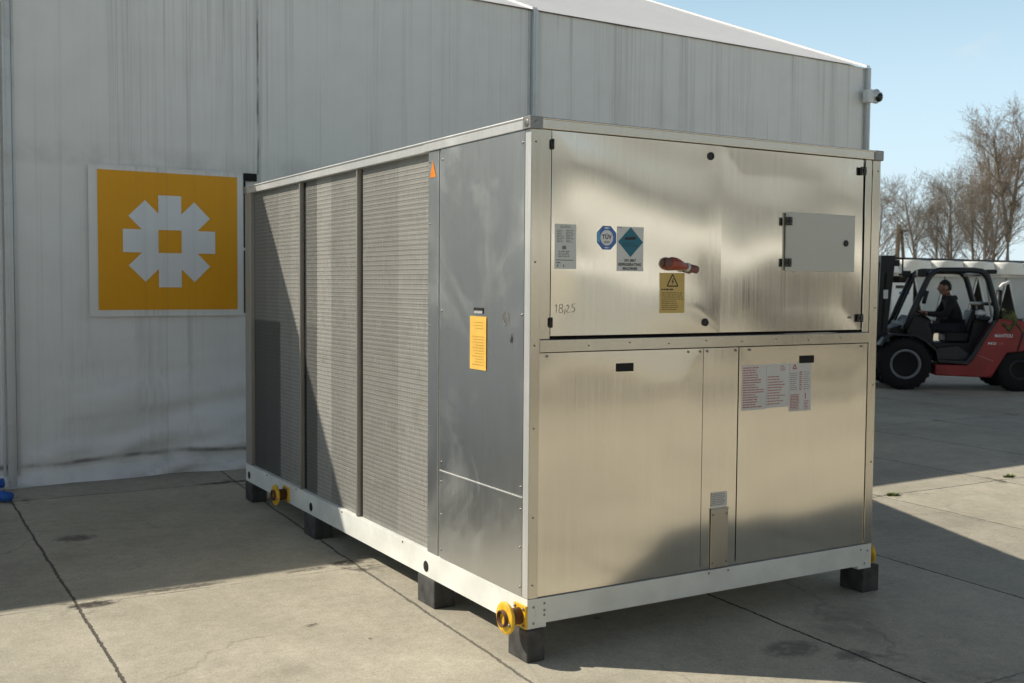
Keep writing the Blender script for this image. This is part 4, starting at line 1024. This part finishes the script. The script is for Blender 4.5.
# ------------------------------------------------------------------ bare trees
def tree(x, y, h, seed, fork_=False, label='', mat='bark', lean=0.0, twig_mat='bark2', spread=1.0, r0=.16, moss=False, levels=4, clear=.30):
    rnd = random.Random(seed); trunk = MB(); crown = MB(); tw = [0]
    root = empty('bare_tree', (x, y, 0), label, 'tree', 'bare trees behind the shed')
    def limb(p, d, l, r, lv, mb):
        n = 5 if lv <= 1 else 3 if lv <= 2 else 2
        pts = [p.copy()]; rs = [r]; dd = d.copy()
        for i in range(n):
            dd = (dd + Vector((rnd.gauss(0, .032), rnd.gauss(0, .032), rnd.gauss(.03, .02)))).normalized()
            pts.append(pts[-1] + dd * l / n); rs.append(max(.0052, r * (1 - (i + 1) / n * (.75 if lv < levels else .8))))
        mb.tube(pts, rs, 6 if lv == 0 else 4 if lv <= 2 else 3, 0 if lv < 3 else 1, cap=False)
        return pts, rs
    def rec(p, d, l, r, lv):
        mb = trunk if lv == 0 else crown
        pts, rs = limb(p, d, l, r, lv, mb)
        if lv >= levels: return
        cnt = {0: int(9 + h * .9), 1: 6, 2: 5, 3: 4}[lv]
        for i in range(cnt):
            t = (clear + (1 - clear) * (i + rnd.random()) / cnt) if lv == 0 else (.15 + .85 * (i + rnd.random()) / cnt)
            k = min(len(pts) - 2, int(t * (len(pts) - 1))); fr = t * (len(pts) - 1) - k
            q = pts[k].lerp(pts[k + 1], fr); ax_ = (pts[k + 1] - pts[k]).normalized()
            a = rnd.random() * 2 * pi; side = ax_.orthogonal().normalized(); side.rotate(Matrix.Rotation(a, 3, ax_))
            up_ = rnd.uniform(.65, 1.05) if lv == 0 else rnd.uniform(.55, 1.0)
            nd = (ax_ * up_ + side * spread * rnd.uniform(.55, 1.0) + Vector((0, 0, .18))).normalized()
            ln = l * (rnd.uniform(.26, .42) * (1.25 - .6 * t) if lv == 0 else rnd.uniform(.40, .65))
            rr = max(.0062, (rs[k] * (1 - fr) + rs[k + 1] * fr) * rnd.uniform(.40, .58))
            rec(q, nd, ln, rr, lv + 1)
    base = Vector((x, y, -.05))
    if fork_:
        pts, rs = limb(base, Vector((lean, 0, 1)).normalized(), h * .38, r0, 0, trunk)
        for dx, kk in ((-.40, .70), (.22, .74)):
            rec(pts[-1], Vector((dx, rnd.uniform(-.15, .15), 1)).normalized(), h * kk * .80, r0 * .62, 0)
        a, b = pts[3], Vector((-.9, .1, .45)); rec(a, b.normalized(), h * .20, r0 * .3, 2)
    else:
        rec(base, Vector((lean, rnd.uniform(-.04, .04), 1)).normalized(), h * .88, r0 * .9, 0)
    to = trunk.build('trunk', [M[mat], M[mat]], root, recalc=False)
    co = crown.build('crown', [M[mat], M[twig_mat]], root, recalc=False)
    if moss:
        m = MB()
        for i in range(500):
            v = Vector((rnd.gauss(0, 1), rnd.gauss(0, 1), rnd.gauss(0, 1))).normalized() * .42 * rnd.random() ** .4 + Vector((x + .1, y - .1, 6.9))
            d1 = Vector((rnd.gauss(0, 1), rnd.gauss(0, 1), rnd.gauss(0, 1))).normalized() * .06; d2 = d1.orthogonal().normalized() * .03
            m.add([v - d1, v + d2, v + d1, v - d2], [(0, 1, 2, 3)])
        m.build('mistletoe', M['moss'], root, recalc=False)
T = tree
T(48.6, 43, 7.6, 611, label='bare tree half hidden behind the right edge of the cooling unit', r0=.11, spread=1.0)
T(51.6, 44, 8.4, 733, label='bare tree right of the wooden pole, in front of the leaning tree', lean=-.03, r0=.12)
T(49.9, 41, 7.4, 3, label='lowest bare tree at the left end of the row, beside the unit corner', lean=-.06, r0=.11, spread=1.1)
T(53.4, 41, 8.0, 5, label='bare tree leaning left, rising above the forklift mast lamp', lean=-.16, r0=.16)
T(54.6, 40, 8.0, 8, label='straight thin bare tree second right of the leaning one', lean=.02, r0=.13)
T(56.4, 41, 8.3, 13, label='bare tree rising behind the driver, twin stems close to its right', lean=-.05, r0=.14)
T(57.6, 43, 8.2, 21, label='bare tree with slight bend right of the driver', lean=-.07, r0=.13)
T(58.0, 40, 8.3, 34, label='pale bare trunk leaning right above the cab roof', lean=.10, r0=.13, mat='bark2')
T(59.9, 42, 8.4, 55, label='dark bare tree above the rear of the cab', lean=-.03, r0=.15)
T(60.2, 41, 9.6, 89, label='bare tree left of the big forked one, reddish upper twigs', lean=.03, r0=.13, twig_mat='bud')
T(60.9, 40, 12.3, 144, True, 'tall forked bare tree with thick pale trunk near the right edge', r0=.26, twig_mat='bud', moss=True, mat='bark')
T(63.6, 43, 11.9, 233, label='tall bare tree at the right edge of the picture', lean=-.03, r0=.20, twig_mat='bud')
T(64.9, 45, 11.5, 377, label='bare tree just behind and right of the big forked tree', lean=.02, r0=.15, twig_mat='bud')
wp = empty('wooden_pole', (50.3, 40, 0), 'short wooden A-shaped pole standing in front of the leftmost bare tree', 'pole')
m = MB(); m.tube([(49.95, 40, 0), (50.25, 40, 5.35)], [.16, .12], 8); m.build('post', M['wood'], wp)
m = MB(); m.tube([(51.2, 40, 0), (50.45, 40, 5.1)], [.12, .09], 8); m.build('strut', M['wood'], wp)
m = MB(); m.tube([(49.9, 39.85, 5.0), (50.8, 39.85, 5.0)], .06, 6); m.build('cross_bar', M['wood'], wp)

# ------------------------------------------------------------------ unseen far side of the yard, put in for blurred reflections in the doors
g = MB(); g.add([(-60, -9.9, .004), (60, -9.9, .004), (60, -7.9, .004), (-60, -7.9, .004)], [(0, 1, 2, 3)]); tag(g.build('dark_reflection_strip', M['wh_dark']), kind='structure')  # added dark strip, mirrored as a dark band in the lower panels
WY = -13.0
wh = empty('warehouse', (2, WY - 5, 0), 'pale unseen warehouse across the yard, added to be mirrored in the steel doors', 'warehouse')
m = MB(); m.box(-140, 144, WY - 10, WY, .55, 3.75); m.build('wall', M['wh_wall'], wh)
m = MB(); m.box(-140.05, 144.05, WY - 10.05, WY + .05, 0, .55); m.build('plinth', M['wh_dark'], wh)
m = MB(); m.box(-140.3, 144.3, WY - 10.3, WY + .3, 3.75, 5.1); m.build('roof', M['wh_grey'], wh)
m = MB(); m.box(-140.01, 144.01, WY - 1, WY + .02, 2.95, 3.748); m.build('upper_band', M['wh_grey'], wh)
m = MB(); m.box(-140.02, 144.02, WY - 1, WY + .03, 2.2, 2.8); m.build('white_band', M['wh_white'], wh)  # band added to mirror as a bright streak in the upper doors
for i in range(10):
    X = -30 + i * 7.3 + (i % 3)
    m = MB(); m.box(X, X + 2.6 + (i % 2), WY - .2, WY + .06, .0, 2.2); m.build('door', M['wh_grey'] if i % 3 else M['wh_dark'], wh)
    m = MB(); m.box(X + 3.9, X + 5.6, WY - .2, WY + .04, 1.1, 2.0); m.build('window', M['glass_dark'], wh)

# ------------------------------------------------------------------ sky, sun and camera
w = bpy.data.worlds.new('World'); S.world = w; w.use_nodes = True
n, l = w.node_tree.nodes, w.node_tree.links
bg = n['Background']
sky = n.new('ShaderNodeTexSky'); sky.sky_type = 'NISHITA'; sky.sun_disc = False
SUN = Vector((-.92, .748, 1.0)).normalized()
EL = math.asin(SUN.z); AZ = atan2(SUN.x, SUN.y)
sky.sun_elevation = EL; sky.sun_rotation = AZ; sky.air_density = 1.0; sky.dust_density = .6; sky.ozone_density = 1.0; sky.altitude = 100
tc = n.new('ShaderNodeTexCoord')
# thin cloud wisps near one direction of the sky
nz = n.new('ShaderNodeTexNoise'); nz.inputs['Scale'].default_value = 26; nz.inputs['Detail'].default_value = 5
mp = n.new('ShaderNodeVectorMath'); mp.operation = 'MULTIPLY'; mp.inputs[1].default_value = (1, 1, 3); l.new(tc.outputs['Generated'], mp.inputs[0]); l.new(mp.outputs[0], nz.inputs['Vector'])
vd = n.new('ShaderNodeVectorMath'); vd.operation = 'DISTANCE'; vd.inputs[1].default_value = (.7864, .5836, .2026); l.new(tc.outputs['Generated'], vd.inputs[0])
m1 = n.new('ShaderNodeMapRange'); l.new(vd.outputs['Value'], m1.inputs[0]); m1.inputs[1].default_value = .024; m1.inputs[2].default_value = .004
m2 = n.new('ShaderNodeMapRange'); l.new(nz.outputs['Fac'], m2.inputs[0]); m2.inputs[1].default_value = .45; m2.inputs[2].default_value = .68
mm_ = n.new('ShaderNodeMath'); mm_.operation = 'MULTIPLY'; l.new(m1.outputs[0], mm_.inputs[0]); l.new(m2.outputs[0], mm_.inputs[1])
m3 = n.new('ShaderNodeMath'); m3.operation = 'MULTIPLY'; m3.inputs[1].default_value = .45; l.new(mm_.outputs[0], m3.inputs[0])
mx = n.new('ShaderNodeMix'); mx.data_type = 'RGBA'; l.new(m3.outputs[0], mx.inputs[0]); l.new(sky.outputs[0], mx.inputs[6]); mx.inputs[7].default_value = (9, 9, 9, 1)

# pale haze towards the horizon, thinning with height
sx = n.new('ShaderNodeSeparateXYZ'); l.new(tc.outputs['Generated'], sx.inputs[0])
hz = n.new('ShaderNodeMapRange'); hz.interpolation_type = 'SMOOTHSTEP'; l.new(sx.outputs['Z'], hz.inputs[0])
for i_, q in enumerate((.10, .52, .80, .0)): hz.inputs[i_ + 1].default_value = q
hc = n.new('ShaderNodeMapRange'); l.new(sx.outputs['Z'], hc.inputs[0]); hc.inputs[1].default_value = 0.02; hc.inputs[2].default_value = .27
hm = n.new('ShaderNodeMix'); hm.data_type = 'RGBA'; l.new(hc.outputs[0], hm.inputs[0]); hm.inputs[6].default_value = (13.6, 16.3, 17.4, 1); hm.inputs[7].default_value = (10.0, 15.3, 19.0, 1)
h2 = n.new('ShaderNodeMix'); h2.data_type = 'RGBA'; l.new(hz.outputs[0], h2.inputs[0]); hs = n.new('ShaderNodeHueSaturation'); hs.inputs['Saturation'].default_value = .60; hs.inputs['Value'].default_value = 1.05; l.new(sky.outputs[0], hs.inputs['Color']); l.new(hs.outputs[0], h2.inputs[6]); l.new(hm.outputs[2], h2.inputs[7])
l.new(h2.outputs[2], mx.inputs[6]); mx.inputs[7].default_value = (13, 13, 13, 1)
l.new(mx.outputs[2], bg.inputs['Color']); bg.inputs['Strength'].default_value = .064

sun = bpy.data.lights.new('sun', 'SUN'); sun.energy = 5.0; sun.angle = radians(.5); sun.color = (1.0, .92, .79)
so = bpy.data.objects.new('sun', sun); COL.objects.link(so); so.rotation_euler = SUN.to_track_quat('Z', 'Y').to_euler(); so.location = (-9, 8, 12)

F_PX, YAW, PIT, ROL = 1082.03, radians(30.626), radians(2.9914), radians(.426)
fw = Vector((sin(YAW) * cos(PIT), cos(YAW) * cos(PIT), -sin(PIT))); rt = Vector((cos(YAW), -sin(YAW), 0)); upv = rt.cross(fw)
r2 = rt * cos(ROL) + upv * sin(ROL); u2 = -rt * sin(ROL) + upv * cos(ROL)
cd = bpy.data.cameras.new('camera'); cd.sensor_width = 36; cd.lens = F_PX / 1024 * 36; cd.clip_start = .1; cd.clip_end = 2000
cd.dof.use_dof = True; cd.dof.focus_distance = 5.2; cd.dof.aperture_fstop = 5.6
co = bpy.data.objects.new('camera', cd); COL.objects.link(co)
mw = Matrix((r2, u2, -fw)).transposed().to_4x4(); mw.translation = Vector((-2.36669, -3.85346, 1.60388))
co.matrix_world = mw
S.camera = co
S.view_settings.view_transform = 'Standard'; S.view_settings.look = 'None'; S.view_settings.exposure = 0; S.view_settings.gamma = 1
S.cycles.max_bounces = 6; S.cycles.use_adaptive_sampling = True; S.cycles.adaptive_threshold = .03
